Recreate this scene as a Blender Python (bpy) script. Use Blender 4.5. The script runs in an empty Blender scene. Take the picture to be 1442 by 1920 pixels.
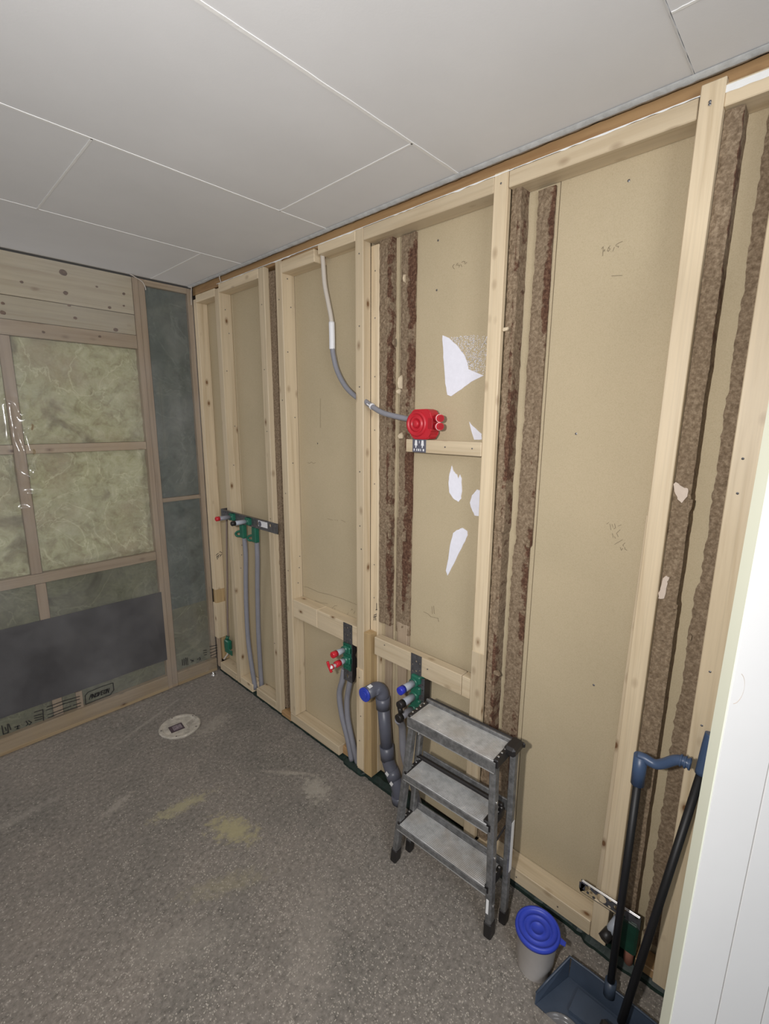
import bpy, bmesh, math, random
from mathutils import Vector, Matrix, noise

random.seed(7)
SC = bpy.context.scene
COL = SC.collection

# ---------------------------------------------------------------- camera
CAM = (-1.340, -2.798, 1.660)
PITCH, ROLL, YAW = math.radians(11.09), math.radians(-0.43), math.radians(43.16)
fw = Vector((math.cos(YAW)*math.cos(PITCH), math.sin(YAW)*math.cos(PITCH), -math.sin(PITCH)))
rt = Vector((math.sin(YAW), -math.cos(YAW), 0))
dn = fw.cross(rt)
r2 = rt*math.cos(ROLL) + dn*math.sin(ROLL)
d2 = -rt*math.sin(ROLL) + dn*math.cos(ROLL)
cd = bpy.data.cameras.new('camera')
cam = bpy.data.objects.new('camera', cd)
COL.objects.link(cam)
m = Matrix.Identity(4)
for i in range(3):
    m[i][0] = r2[i]; m[i][1] = -d2[i]; m[i][2] = -fw[i]; m[i][3] = CAM[i]
cam.matrix_world = m
cd.sensor_fit = 'HORIZONTAL'; cd.sensor_width = 36; cd.lens = 36*878/1442
cd.clip_start = 0.02; cd.clip_end = 50
SC.camera = cam

# ---------------------------------------------------------------- world, light, exposure
w = bpy.data.worlds.new('world'); SC.world = w; w.use_nodes = True
bg = w.node_tree.nodes['Background']
bg.inputs[0].default_value = (0.80, 0.88, 1.0, 1); bg.inputs[1].default_value = 0.42
def area(name, loc, target, sx, sy, power, col):
    l = bpy.data.lights.new(name, 'AREA'); l.shape = 'RECTANGLE'; l.size = sx; l.size_y = sy
    l.energy = power; l.color = col
    o = bpy.data.objects.new(name, l); COL.objects.link(o); o.location = loc
    o.rotation_euler = (Vector(target)-Vector(loc)).to_track_quat('-Z', 'Y').to_euler()
    return o
# hand-held work light beside the photographer, and an added soft fill from an unseen source behind the camera
area('work_light', (-1.56, -2.66, 1.74), (-0.25, -1.35, 1.25), 0.05, 0.05, 25, (1.0, 0.97, 0.94))
area('fill_light', (-1.6, -4.2, 2.2), (-1.0, -1.2, 1.3), 1.0, 0.8, 30, (0.95, 0.97, 1.0))
SC.view_settings.view_transform = 'Standard'
SC.view_settings.look = 'None'
SC.view_settings.gamma = 1.0
SC.view_settings.use_curve_mapping = False
SC.view_settings.exposure = 0.0

# ---------------------------------------------------------------- helpers
def link(name, me, mat=None, parent=None, loc=(0, 0, 0)):
    o = bpy.data.objects.new(name, me); COL.objects.link(o)
    if mat: me.materials.append(mat)
    o.location = loc
    if parent: o.parent = parent
    return o

def bm_obj(name, bm, mat, parent=None, loc=(0, 0, 0), smooth=False):
    bmesh.ops.recalc_face_normals(bm, faces=bm.faces)
    me = bpy.data.meshes.new(name); bm.to_mesh(me); bm.free()
    if smooth:
        for p in me.polygons: p.use_smooth = True
    return link(name, me, mat, parent, loc)

def thing(name, label, cat, loc, group=None):
    o = bpy.data.objects.new(name, None); COL.objects.link(o); o.location = loc
    o.empty_display_size = 0.05
    o['label'] = label; o['category'] = cat
    if group: o['group'] = group
    return o

def add_box(bm, p0, p1, bev=0.0, jit=0.0):
    c = [(a+b)/2 for a, b in zip(p0, p1)]; s = [abs(b-a) for a, b in zip(p0, p1)]
    r = bmesh.ops.create_cube(bm, size=1.0, matrix=Matrix.Translation(c) @ Matrix.Diagonal((*s, 1)))
    if bev > 0:
        es = list({e for v in r['verts'] for e in v.link_edges})
        bmesh.ops.bevel(bm, geom=es, offset=bev, segments=1, affect='EDGES', profile=0.5)

def wpos(parent):
    return Vector(parent.location) if parent else Vector((0, 0, 0))

def box(name, p0, p1, mat, parent=None, bev=0.002):
    """axis aligned box given in world coordinates, origin at its centre"""
    c = Vector([(a+b)/2 for a, b in zip(p0, p1)])
    bm = bmesh.new()
    add_box(bm, Vector(p0)-c, Vector(p1)-c, min(bev, 0.3*min(abs(a-b) for a, b in zip(p0, p1))))
    return bm_obj(name, bm, mat, parent, c-wroot(parent))

def wroot(parent):
    v = Vector((0, 0, 0))
    while parent is not None:
        v += Vector(parent.location); parent = parent.parent
    return v

def beam(name, a, b, wdt, dep, mat, parent=None, up=(0, 0, 1), bev=0.0015):
    """box between two world points a,b; wdt across, dep along the 'up' hint"""
    a, b = Vector(a), Vector(b); d = b-a; L = d.length; z = d.normalized()
    x = Vector(up).cross(z).normalized(); y = z.cross(x)
    M = Matrix((x, y, z)).transposed().to_4x4()
    bm = bmesh.new(); add_box(bm, (-wdt/2, -dep/2, -L/2), (wdt/2, dep/2, L/2), bev)
    bmesh.ops.transform(bm, matrix=M, verts=bm.verts)
    return bm_obj(name, bm, mat, parent, (a+b)/2-wroot(parent))

def catmull(P, n=8):
    P = [Vector(p) for p in P]
    if len(P) < 3: return P
    Q = [P[0]*2-P[1]]+P+[P[-1]*2-P[-2]]; out = []
    for i in range(1, len(Q)-2):
        for k in range(n):
            t = k/n
            out.append(0.5*((2*Q[i])+(Q[i+1]-Q[i-1])*t+(2*Q[i-1]-5*Q[i]+4*Q[i+1]-Q[i+2])*t*t+(3*Q[i]-Q[i-1]-3*Q[i+1]+Q[i+2])*t**3))
    out.append(P[-1]); return out

def add_tube(bm, pts, r, seg=12, cap=True, radii=None):
    pts = [Vector(p) for p in pts]; rings = []
    t0 = (pts[1]-pts[0]).normalized()
    x = t0.cross(Vector((0, 0, 1)))
    if x.length < 0.1: x = t0.cross(Vector((1, 0, 0)))
    x.normalize()
    for i, p in enumerate(pts):
        if i == 0: t = pts[1]-pts[0]
        elif i == len(pts)-1: t = pts[-1]-pts[-2]
        else: t = pts[i+1]-pts[i-1]
        t.normalize(); x = (x-t*x.dot(t)).normalized(); y = t.cross(x)
        rr = radii[i] if radii else r
        rings.append([bm.verts.new(p+(x*math.cos(2*math.pi*k/seg)+y*math.sin(2*math.pi*k/seg))*rr) for k in range(seg)])
    for a, b in zip(rings, rings[1:]):
        for k in range(seg):
            f = bm.faces.new((a[k], a[(k+1) % seg], b[(k+1) % seg], b[k])); f.smooth = True
    if cap:
        bm.faces.new(rings[0][::-1]); bm.faces.new(rings[-1])
    return rings

def tube(name, pts, r, mat, parent=None, seg=12, smooth_path=True, radii=None, cap=True):
    P = catmull(pts) if smooth_path and len(pts) > 2 else [Vector(p) for p in pts]
    o = wroot(parent); c = P[0].copy()
    bm = bmesh.new(); add_tube(bm, [p-c for p in P], r, seg, cap, radii)
    me = bpy.data.meshes.new(name); bmesh.ops.recalc_face_normals(bm, faces=bm.faces); bm.to_mesh(me); bm.free()
    return link(name, me, mat, parent, c-o)

def lathe(name, prof, mat, parent=None, loc=(0, 0, 0), seg=40, smooth=True):
    bm = bmesh.new(); rings = []
    for r, z in prof:
        if r < 1e-5: rings.append([bm.verts.new((0, 0, z))])
        else: rings.append([bm.verts.new((r*math.cos(2*math.pi*k/seg), r*math.sin(2*math.pi*k/seg), z)) for k in range(seg)])
    for a, b in zip(rings, rings[1:]):
        if len(a) == 1 and len(b) == 1: continue
        for k in range(seg):
            k2 = (k+1) % seg
            if len(a) == 1: f = bm.faces.new((a[0], b[k], b[k2]))
            elif len(b) == 1: f = bm.faces.new((a[k], a[k2], b[0]))
            else: f = bm.faces.new((a[k], a[k2], b[k2], b[k]))
            f.smooth = smooth
    return bm_obj(name, bm, mat, parent, Vector(loc)-wroot(parent))

def extrude_poly(bm, pts, off):
    """pts: 3D outline, extruded by vector off"""
    a = [bm.verts.new(p) for p in pts]; b = [bm.verts.new(Vector(p)+Vector(off)) for p in pts]
    bm.faces.new(a); bm.faces.new(b[::-1]); n = len(a)
    for i in range(n): bm.faces.new((a[i], b[i], b[(i+1) % n], a[(i+1) % n]))

def ribbon_mesh(lines, to3, nrm, width, thick=0.0006):
    """thin pencil or ink strokes lying on a surface"""
    bm = bmesh.new()
    for L in lines:
        for p, q in zip(L, L[1:]):
            a, b = Vector(to3(*p)), Vector(to3(*q)); d = b-a
            if d.length < 1e-5: continue
            d.normalize(); s = d.cross(Vector(nrm)).normalized()*width/2
            e = d*width*0.3
            extrude_poly(bm, [a-e-s, b+e-s, b+e+s, a-e+s], Vector(nrm)*thick)
    return bm

def struct(o): o['kind'] = 'structure'; return o

# ---------------------------------------------------------------- materials
def mat(name):
    m = bpy.data.materials.new(name); m.use_nodes = True
    nt = m.node_tree; b = nt.nodes['Principled BSDF']
    return m, nt, b
def N(nt, typ, **kw):
    n = nt.nodes.new(typ)
    for k, v in kw.items():
        if k.startswith('i_'):
            key = k[2:].replace('_', ' ')
            n.inputs[int(key) if key.isdigit() else key].default_value = v
        else: setattr(n, k, v)
    return n
def lk(nt, a, b): nt.links.new(a, b)
def ramp(nt, fac, stops):
    n = nt.nodes.new('ShaderNodeValToRGB'); cr = n.color_ramp
    while len(cr.elements) > 1: cr.elements.remove(cr.elements[-1])
    cr.elements[0].position = stops[0][0]; c = stops[0][1]; cr.elements[0].color = (*c, 1) if len(c) == 3 else c
    for p, c in stops[1:]:
        e = cr.elements.new(p); e.color = (*c, 1)
    lk(nt, fac, n.inputs[0]); return n.outputs[0]
def mixc(nt, fac, a, b, mode='MIX'):
    n = nt.nodes.new('ShaderNodeMix'); n.data_type = 'RGBA'; n.blend_type = mode
    for s, v in ((0, fac), (6, a), (7, b)):
        if hasattr(v, 'links') or hasattr(v, 'is_linked'): lk(nt, v, n.inputs[s])
        else: n.inputs[s].default_value = v if s == 0 else (*v, 1)
    return n.outputs[2]
def bump(nt, b, h, strength, dist=0.002):
    n = N(nt, 'ShaderNodeBump'); n.inputs['Strength'].default_value = strength; n.inputs['Distance'].default_value = dist
    lk(nt, h, n.inputs['Height']); lk(nt, n.outputs[0], b.inputs['Normal'])
def coords(nt, scale=(1, 1, 1), rnd=True):
    tc = N(nt, 'ShaderNodeTexCoord'); mp = N(nt, 'ShaderNodeMapping'); mp.inputs['Scale'].default_value = scale
    lk(nt, tc.outputs['Object'], mp.inputs[0])
    if rnd:
        oi = N(nt, 'ShaderNodeObjectInfo'); mm = N(nt, 'ShaderNodeMath', operation='MULTIPLY'); mm.inputs[1].default_value = 37.0
        lk(nt, oi.outputs['Random'], mm.inputs[0]); cb = N(nt, 'ShaderNodeCombineXYZ')
        for i in range(3): lk(nt, mm.outputs[0], cb.inputs[i])
        lk(nt, cb.outputs[0], mp.inputs['Location'])
    return mp.outputs[0]
def noise_t(nt, vec, scale, detail=4, rough=0.5, dist=0.0):
    n = N(nt, 'ShaderNodeTexNoise'); n.inputs['Scale'].default_value = scale; n.inputs['Detail'].default_value = detail
    n.inputs['Roughness'].default_value = rough; n.inputs['Distortion'].default_value = dist
    lk(nt, vec, n.inputs['Vector']); return n.outputs[0]

def wood(name, axis, base, dark, rough=0.48, knots=True, grey=0.0, pale=None):
    m, nt, b = mat(name)
    sc = [1, 1, 1]; sc[axis] = 0.045
    v = coords(nt, sc)
    g1 = noise_t(nt, v, 42, 5, 0.55, 0.6); g2 = noise_t(nt, v, 150, 3, 0.6)
    col = ramp(nt, g1, [(0.28, dark), (0.50, base), (0.68, pale or tuple(min(1, c*1.12) for c in base))])
    col = mixc(nt, 0.18, col, ramp(nt, g2, [(0.3, dark), (0.6, base)]))
    # long wandering growth rings
    sc3 = [1, 1, 1]; sc3[axis] = 0.02
    v3 = coords(nt, sc3); g3 = noise_t(nt, v3, 22, 2, 0.5, 1.2)
    col = mixc(nt, 0.35, col, ramp(nt, g3, [(0.42, base), (0.5, tuple(c*0.82 for c in base)), (0.54, base)]))
    if knots:
        sk = [1, 1, 1]; sk[axis] = 0.55
        vk = coords(nt, sk)
        vo = N(nt, 'ShaderNodeTexVoronoi'); vo.inputs['Scale'].default_value = 17; lk(nt, vk, vo.inputs['Vector'])
        k = ramp(nt, vo.outputs['Distance'], [(0.07, (1, 1, 1)), (0.11, (0.5,)*3), (0.24, (0, 0, 0))])
        sp = N(nt, 'ShaderNodeSeparateColor'); lk(nt, vo.outputs['Color'], sp.inputs[0])
        gt = N(nt, 'ShaderNodeMath', operation='GREATER_THAN'); gt.inputs[1].default_value = 0.35; lk(nt, sp.outputs[0], gt.inputs[0])
        mu = N(nt, 'ShaderNodeMath', operation='MULTIPLY'); lk(nt, k, mu.inputs[0]); lk(nt, gt.outputs[0], mu.inputs[1])
        col = mixc(nt, mu.outputs[0], col, (0.17*base[0]/0.6, 0.085*base[0]/0.6, 0.035*base[0]/0.6))
    oi = N(nt, 'ShaderNodeObjectInfo'); mrr = N(nt, 'ShaderNodeMapRange'); mrr.inputs['To Min'].default_value = 0.88; mrr.inputs['To Max'].default_value = 1.10
    lk(nt, oi.outputs['Random'], mrr.inputs['Value']); hs_ = N(nt, 'ShaderNodeHueSaturation'); lk(nt, mrr.outputs[0], hs_.inputs['Value']); lk(nt, col, hs_.inputs['Color']); col = hs_.outputs[0]
    lk(nt, col, b.inputs['Base Color']); b.inputs['Roughness'].default_value = rough
    b.inputs['Specular IOR Level'].default_value = 0.55
    bump(nt, b, g1, 0.25, 0.001)
    return m

PB, PD = (0.61, 0.50, 0.345), (0.44, 0.325, 0.19)
pine = [wood('pine_x', 0, PB, PD), wood('pine_y', 1, PB, PD), wood('pine_z', 2, PB, PD)]
gold = [wood('old_pine_x', 0, (0.40, 0.30, 0.18), (0.25, 0.165, 0.085)), wood('old_pine_y', 1, (0.40, 0.25, 0.12), (0.22, 0.11, 0.045)),
        wood('old_pine_z', 2, (0.46, 0.33, 0.17), (0.28, 0.17, 0.08))]
knotm = None
pinkw = wood('aged_pine_z', 2, (0.36, 0.28, 0.20), (0.22, 0.15, 0.10), knots=False)
backw = [wood('frame_pine_x', 0, (0.40, 0.31, 0.21), (0.25, 0.17, 0.105)), None, wood('frame_pine_z', 2, (0.38, 0.29, 0.20), (0.24, 0.16, 0.10), knots=False)]
plyw = wood('wide_board_wood', 0, (0.46, 0.40, 0.29), (0.33, 0.26, 0.17))

# particle board
pboard, nt, b = mat('particle_board')
v = coords(nt); n1 = noise_t(nt, v, 420, 4, 0.75); n2 = noise_t(nt, v, 3.0, 3); n3 = noise_t(nt, v, 60, 2)
c = ramp(nt, n1, [(0.28, (0.33, 0.26, 0.155)), (0.42, (0.44, 0.36, 0.235)), (0.66, (0.515, 0.43, 0.29))])
c = mixc(nt, 0.30, c, ramp(nt, n2, [(0.35, (0.39, 0.325, 0.21)), (0.65, (0.50, 0.41, 0.27))]))
lk(nt, c, b.inputs['Base Color']); b.inputs['Roughness'].default_value = 0.85; bump(nt, b, n3, 0.15, 0.001)

# rough brown glue and board residue on the old studs; 'stain' marks where it is torn down to dark wood
brown, nt, b = mat('brown_residue')
v = coords(nt); n1 = noise_t(nt, v, 120, 6, 0.7); n2 = noise_t(nt, v, 28, 5, 0.6)
at = N(nt, 'ShaderNodeAttribute', attribute_name='stain')
c = ramp(nt, n1, [(0.32, (0.125, 0.085, 0.05)), (0.5, (0.215, 0.155, 0.10)), (0.66, (0.32, 0.245, 0.165))])
ad = N(nt, 'ShaderNodeMath', operation='ADD'); lk(nt, at.outputs['Fac'], ad.inputs[0]); lk(nt, n2, ad.inputs[1])
msk = ramp(nt, ad.outputs[0], [(0.86, (0, 0, 0)), (0.96, (1, 1, 1))])
c = mixc(nt, msk, c, ramp(nt, n1, [(0.3, (0.035, 0.015, 0.008)), (0.5, (0.10, 0.045, 0.025)), (0.7, (0.20, 0.12, 0.075))]))
lk(nt, c, b.inputs['Base Color']); b.inputs['Roughness'].default_value = 0.95; bump(nt, b, n1, 0.7, 0.003)

# screed floor
conc, nt, b = mat('screed')
v = coords(nt, rnd=False)
n1 = noise_t(nt, v, 2.2, 5, 0.6); n2 = noise_t(nt, v, 60, 5, 0.75); n3 = noise_t(nt, v, 9, 4, 0.6)
c = ramp(nt, n1, [(0.33, (0.145, 0.135, 0.118)), (0.5, (0.215, 0.19, 0.165)), (0.68, (0.275, 0.235, 0.20))])
c = mixc(nt, 0.55, c, ramp(nt, n2, [(0.34, (0.045, 0.04, 0.035)), (0.46, (0.165, 0.148, 0.128)), (0.56, (0.225, 0.20, 0.175)), (0.70, (0.42, 0.385, 0.34))]))
vo = N(nt, 'ShaderNodeTexVoronoi'); vo.inputs['Scale'].default_value = 195; vo.inputs['Randomness'].default_value = 1
nz_ = N(nt, 'ShaderNodeTexNoise'); nz_.inputs['Scale'].default_value = 90; lk(nt, v, nz_.inputs['Vector'])
va = N(nt, 'ShaderNodeVectorMath', operation='MULTIPLY_ADD'); lk(nt, nz_.outputs['Color'], va.inputs[0]); va.inputs[1].default_value = (0.012, 0.012, 0.0); lk(nt, v, va.inputs[2])
lk(nt, va.outputs[0], vo.inputs['Vector'])
sp = N(nt, 'ShaderNodeSeparateColor'); lk(nt, vo.outputs['Color'], sp.inputs[0])
# aggregate shows most where the surface was walked on, towards the door
tc = N(nt, 'ShaderNodeTexCoord'); sx = N(nt, 'ShaderNodeSeparateXYZ'); lk(nt, tc.outputs['Object'], sx.inputs[0])
mr = N(nt, 'ShaderNodeMapRange'); mr.inputs['From Min'].default_value = -0.3; mr.inputs['From Max'].default_value = -2.3
mr.inputs['To Min'].default_value = 0.98; mr.inputs['To Max'].default_value = 0.66; lk(nt, sx.outputs[1], mr.inputs['Value'])
th = N(nt, 'ShaderNodeMath', operation='MULTIPLY_ADD'); lk(nt, n3, th.inputs[0]); th.inputs[1].default_value = -0.9; 
ad = N(nt, 'ShaderNodeMath', operation='ADD'); lk(nt, mr.outputs[0], ad.inputs[0]); ad.inputs[1].default_value = 0.43; lk(nt, ad.outputs[0], th.inputs[2])
gt = N(nt, 'ShaderNodeMath', operation='GREATER_THAN'); lk(nt, sp.outputs[0], gt.inputs[0]); lk(nt, th.outputs[0], gt.inputs[1])
dd = ramp(nt, vo.outputs['Distance'], [(0.38, (1, 1, 1)), (0.50, (0, 0, 0))])
mu = N(nt, 'ShaderNodeMath', operation='MULTIPLY'); lk(nt, gt.outputs[0], mu.inputs[0]); lk(nt, dd, mu.inputs[1])
c = mixc(nt, mu.outputs[0], c, ramp(nt, sp.outputs[1], [(0.0, (0.27, 0.24, 0.205)), (1.0, (0.46, 0.415, 0.36))]))
# spilled dust and scrapes, each with its own place and outline
def spot(nt, tc, cx, cy, ax, ay, rot, soft, nz):
    mp = N(nt, 'ShaderNodeMapping', vector_type='TEXTURE'); mp.inputs['Location'].default_value = (cx, cy, 0)
    mp.inputs['Rotation'].default_value = (0, 0, rot); mp.inputs['Scale'].default_value = (ax, ay, 1)
    lk(nt, tc.outputs['Object'], mp.inputs[0])
    ln = N(nt, 'ShaderNodeVectorMath', operation='LENGTH'); lk(nt, mp.outputs[0], ln.inputs[0])
    a = N(nt, 'ShaderNodeMath', operation='MULTIPLY_ADD'); lk(nt, nz, a.inputs[0]); a.inputs[1].default_value = 3.0; lk(nt, ln.outputs['Value'], a.inputs[2])
    s = N(nt, 'ShaderNodeMath', operation='SUBTRACT'); lk(nt, a.outputs[0], s.inputs[0]); s.inputs[1].default_value = 1.5
    return ramp(nt, s.outputs[0], [(0.35, (soft,)*3), (1.0, (0, 0, 0))])
nn = noise_t(nt, v, 34, 5, 0.7)
for (cx, cy, ax, ay, rot, soft, colr) in [(-0.66, -0.957, 0.150, 0.040, -0.12, 0.75, (0.35, 0.315, 0.19)), (-0.562, -1.225, 0.070, 0.130, 0.35, 0.80, (0.36, 0.32, 0.18)),
        (-0.70, -1.42, 0.16, 0.05, -0.5, 0.35, (0.33, 0.29, 0.18)), (-0.19, -1.30, 0.07, 0.10, -0.3, 0.60, (0.40, 0.365, 0.305)), (-0.21, -1.14, 0.16, 0.016, -0.9, 0.55, (0.40, 0.36, 0.30)),
        (-0.55, -0.25, 0.30, 0.014, 0.4, 0.45, (0.34, 0.315, 0.27)), (-0.85, -0.75, 0.09, 0.03, 0.4, 0.5, (0.38, 0.34, 0.29)), (-0.30, -0.53, 0.14, 0.06, 0.2, 0.4, (0.36, 0.325, 0.27)),
        (-1.15, -0.52, 0.20, 0.03, 0.1, 0.4, (0.34, 0.31, 0.27)), (-0.60, -1.80, 0.25, 0.10, 0.8, 0.35, (0.33, 0.29, 0.25)), (-0.9, -1.5, 0.2, 0.08, -0.6, 0.3, (0.31, 0.28, 0.24))]:
    c = mixc(nt, spot(nt, tc, cx, cy, ax, ay, rot, soft, nn), c, colr)
lk(nt, c, b.inputs['Base Color']); b.inputs['Roughness'].default_value = 0.88
bump(nt, b, n2, 0.5, 0.004)

def plain(name, col, rough=0.5, metal=0.0, bmp=None, spec=0.5, vary=0.0, sc=20):
    m, nt, b = mat(name); b.inputs['Roughness'].default_value = rough; b.inputs['Metallic'].default_value = metal
    b.inputs['Specular IOR Level'].default_value = spec
    v = coords(nt); n = noise_t(nt, v, sc, 4, 0.6)
    k = vary
    c = ramp(nt, n, [(0.3, tuple(x*(1-k) for x in col)), (0.7, tuple(min(1, x*(1+k)) for x in col))])
    lk(nt, c, b.inputs['Base Color'])
    if bmp: bump(nt, b, noise_t(nt, v, bmp[0], 4, 0.6), bmp[1], 0.002)
    return m
ceil_m = plain('ceiling_board_paint', (0.715, 0.72, 0.735), 0.65, vary=0.03, sc=3, bmp=(180, 0.08))
caulk = plain('white_filler', (0.80, 0.80, 0.79), 0.6, vary=0.03, bmp=(90, 0.4))
caulk_g = plain('grey_sealant', (0.55, 0.57, 0.58), 0.5, vary=0.15, sc=40, bmp=(70, 0.5))
cable_joint = plain('ceiling_gap', (0.60, 0.60, 0.60), 0.7, vary=0.02)
white_paint = plain('white_filler_patch', (0.78, 0.78, 0.86), 0.6, vary=0.03, sc=60, bmp=(120, 0.2))
cream = plain('torn_paper', (0.60, 0.50, 0.36), 0.8, vary=0.1)
blobm = plain('dried_plaster', (0.62, 0.52, 0.44), 0.8, vary=0.08, bmp=(150, 0.5))
pencil = plain('pencil', (0.20, 0.16, 0.10), 0.7)
ink = plain('black_ink', (0.02, 0.018, 0.018), 0.7)
darkwall = plain('dark_cavity', (0.10, 0.07, 0.05), 0.9)
steel = plain('galvanised_steel', (0.17, 0.17, 0.18), 0.42, 0.75, vary=0.25, sc=60)
steel_l = plain('bright_steel', (0.72, 0.72, 0.72), 0.3, 0.9)
green = plain('green_plastic', (0.015, 0.12, 0.075), 0.38, vary=0.15)
dgreen = plain('dark_green_membrane', (0.007, 0.020, 0.015), 0.55, vary=0.5, sc=50, bmp=(60, 0.6))
red = plain('red_plastic', (0.46, 0.016, 0.028), 0.42)
shade_green = plain('shaded_green_plastic', (0.008, 0.045, 0.028), 0.5, vary=0.3)  # darker copy of the green plastic, shadow put into the colour
redd = plain('dark_red_plastic', (0.35, 0.012, 0.02), 0.35)
redt = plain('red_cap_plastic', (0.55, 0.02, 0.035), 0.2)
pinkish = plain('pale_pink_plastic', (0.85, 0.6, 0.6), 0.4)
blue = plain('blue_plastic', (0.030, 0.055, 0.42), 0.42)
bluecap = plain('blue_cap_plastic', (0.025, 0.035, 0.42), 0.25)
black = plain('black_plastic', (0.016, 0.014, 0.014), 0.45)
grey_pipe = plain('grey_conduit', (0.235, 0.235, 0.265), 0.42, vary=0.05)
sleeve_g = plain('pale_grey_pipe', (0.36, 0.39, 0.44), 0.45, vary=0.05)
darkpipe = plain('slate_grey_pipe', (0.115, 0.118, 0.145), 0.35, vary=0.05)
drainpipe_m = plain('drain_grey', (0.105, 0.11, 0.14), 0.38, vary=0.06)
sticker = plain('sticker_white', (0.72, 0.72, 0.72), 0.5)
beige_pipe = plain('beige_conduit', (0.55, 0.50, 0.44), 0.35)
white_pl = plain('white_plastic', (0.74, 0.74, 0.76), 0.4)
bucket_m = plain('milky_white_plastic', (0.66, 0.62, 0.59), 0.45, vary=0.05)
navy = plain('slate_blue_plastic', (0.040, 0.056, 0.085), 0.42, vary=0.15, sc=12)
grip = plain('blue_grey_grip', (0.050, 0.085, 0.165), 0.38)
pole_m = plain('black_painted_steel', (0.008, 0.008, 0.010), 0.5)
door_m = plain('white_door_paint', (0.70, 0.69, 0.672), 0.28, vary=0.015, sc=5)
dooredge_m = plain('ivory_door_edge_paint', (0.80, 0.82, 0.68), 0.35)
drain_w = plain('dirty_white_plastic', (0.42, 0.385, 0.33), 0.6, vary=0.3, sc=30, bmp=(60, 0.4))
knotm = plain('pine_knot', (0.13, 0.075, 0.045), 0.6, vary=0.5, sc=90)
greyboard = plain('dark_grey_sheet', (0.034, 0.032, 0.036), 0.6, vary=0.14, sc=4)
purple = plain('dark_print', (0.055, 0.035, 0.045), 0.6, vary=0.3, sc=60)
white_wall = plain('white_wall_paint', (0.62, 0.61, 0.60), 0.7)

# worn aluminium, paint flecks; base darkened to hold the shadow on the stiles
alu, nt, b = mat('worn_aluminium')
v = coords(nt); n1 = noise_t(nt, v, 45, 6, 0.7); n2 = noise_t(nt, v, 7, 4, 0.6)
c = ramp(nt, n1, [(0.35, (0.13, 0.13, 0.132)), (0.6, (0.25, 0.25, 0.25)), (0.69, (0.29, 0.285, 0.28)), (0.73, (0.62, 0.60, 0.57))])
lk(nt, c, b.inputs['Base Color']); b.inputs['Metallic'].default_value = 0.6
lk(nt, ramp(nt, n2, [(0.3, (0.38,)*3), (0.7, (0.6,)*3)]), b.inputs['Roughness'])
tread, nt, b = mat('dusty_ribbed_aluminium')
v = coords(nt); n1 = noise_t(nt, v, 30, 6, 0.72); n2 = noise_t(nt, v, 9, 3, 0.6)
c = ramp(nt, n1, [(0.28, (0.33, 0.325, 0.32)), (0.52, (0.49, 0.49, 0.49)), (0.64, (0.56, 0.55, 0.54)), (0.70, (0.80, 0.78, 0.74))])
c = mixc(nt, ramp(nt, n2, [(0.52, (0, 0, 0)), (0.68, (0.5,)*3)]), c, (0.36, 0.31, 0.26))
lk(nt, c, b.inputs['Base Color']); b.inputs['Metallic'].default_value = 0.25; b.inputs['Roughness'].default_value = 0.5
wv = N(nt, 'ShaderNodeTexWave', bands_direction='X'); wv.inputs['Scale'].default_value = 55; tc = N(nt, 'ShaderNodeTexCoord'); lk(nt, tc.outputs['Object'], wv.inputs['Vector'])
bump(nt, b, wv.outputs['Fac'], 0.5, 0.002)

def wool(name, cols, sc=14):
    m, nt, b = mat(name); v = coords(nt)
    n1 = noise_t(nt, v, sc, 7, 0.68, 0.8); n2 = noise_t(nt, v, 3.5, 4, 0.6); n3 = noise_t(nt, v, 90, 5, 0.7)
    c = ramp(nt, n1, [(0.30, cols[0]), (0.48, cols[1]), (0.68, cols[2])])  # tone contrast painted in for relief shading that the frontal light flattens
    c = mixc(nt, ramp(nt, n2, [(0.48, (0, 0, 0)), (0.66, (0.75,)*3)]), c, cols[3])
    c = mixc(nt, 0.25, c, ramp(nt, n3, [(0.3, tuple(x*0.6 for x in cols[1])), (0.7, cols[2])]))
    n4 = noise_t(nt, v, 3.2, 7, 0.55, 1.2)
    c = mixc(nt, ramp(nt, n4, [(0.488, (0, 0, 0)), (0.50, (0.45,)*3), (0.512, (0, 0, 0))]), c, tuple(min(1, x*1.3) for x in cols[2]))
    c = mixc(nt, ramp(nt, n4, [(0.60, (0, 0, 0)), (0.68, (0.6,)*3)]), c, tuple(x*0.45 for x in cols[3]))
    lk(nt, c, b.inputs['Base Color']); b.inputs['Roughness'].default_value = 1.0
    bump(nt, b, n1, 0.6, 0.01); return m
wool_y = wool('yellow_green_wool', [(0.26, 0.21, 0.115), (0.46, 0.45, 0.27), (0.60, 0.59, 0.41), (0.38, 0.30, 0.19)])
wool_g = wool('grey_green_wool', [(0.085, 0.09, 0.055), (0.155, 0.16, 0.10), (0.23, 0.23, 0.15), (0.12, 0.115, 0.08)], 20)
wool_b = wool('blue_grey_wool', [(0.065, 0.082, 0.072), (0.110, 0.132, 0.115), (0.165, 0.185, 0.16), (0.088, 0.105, 0.09)], 9)

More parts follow.
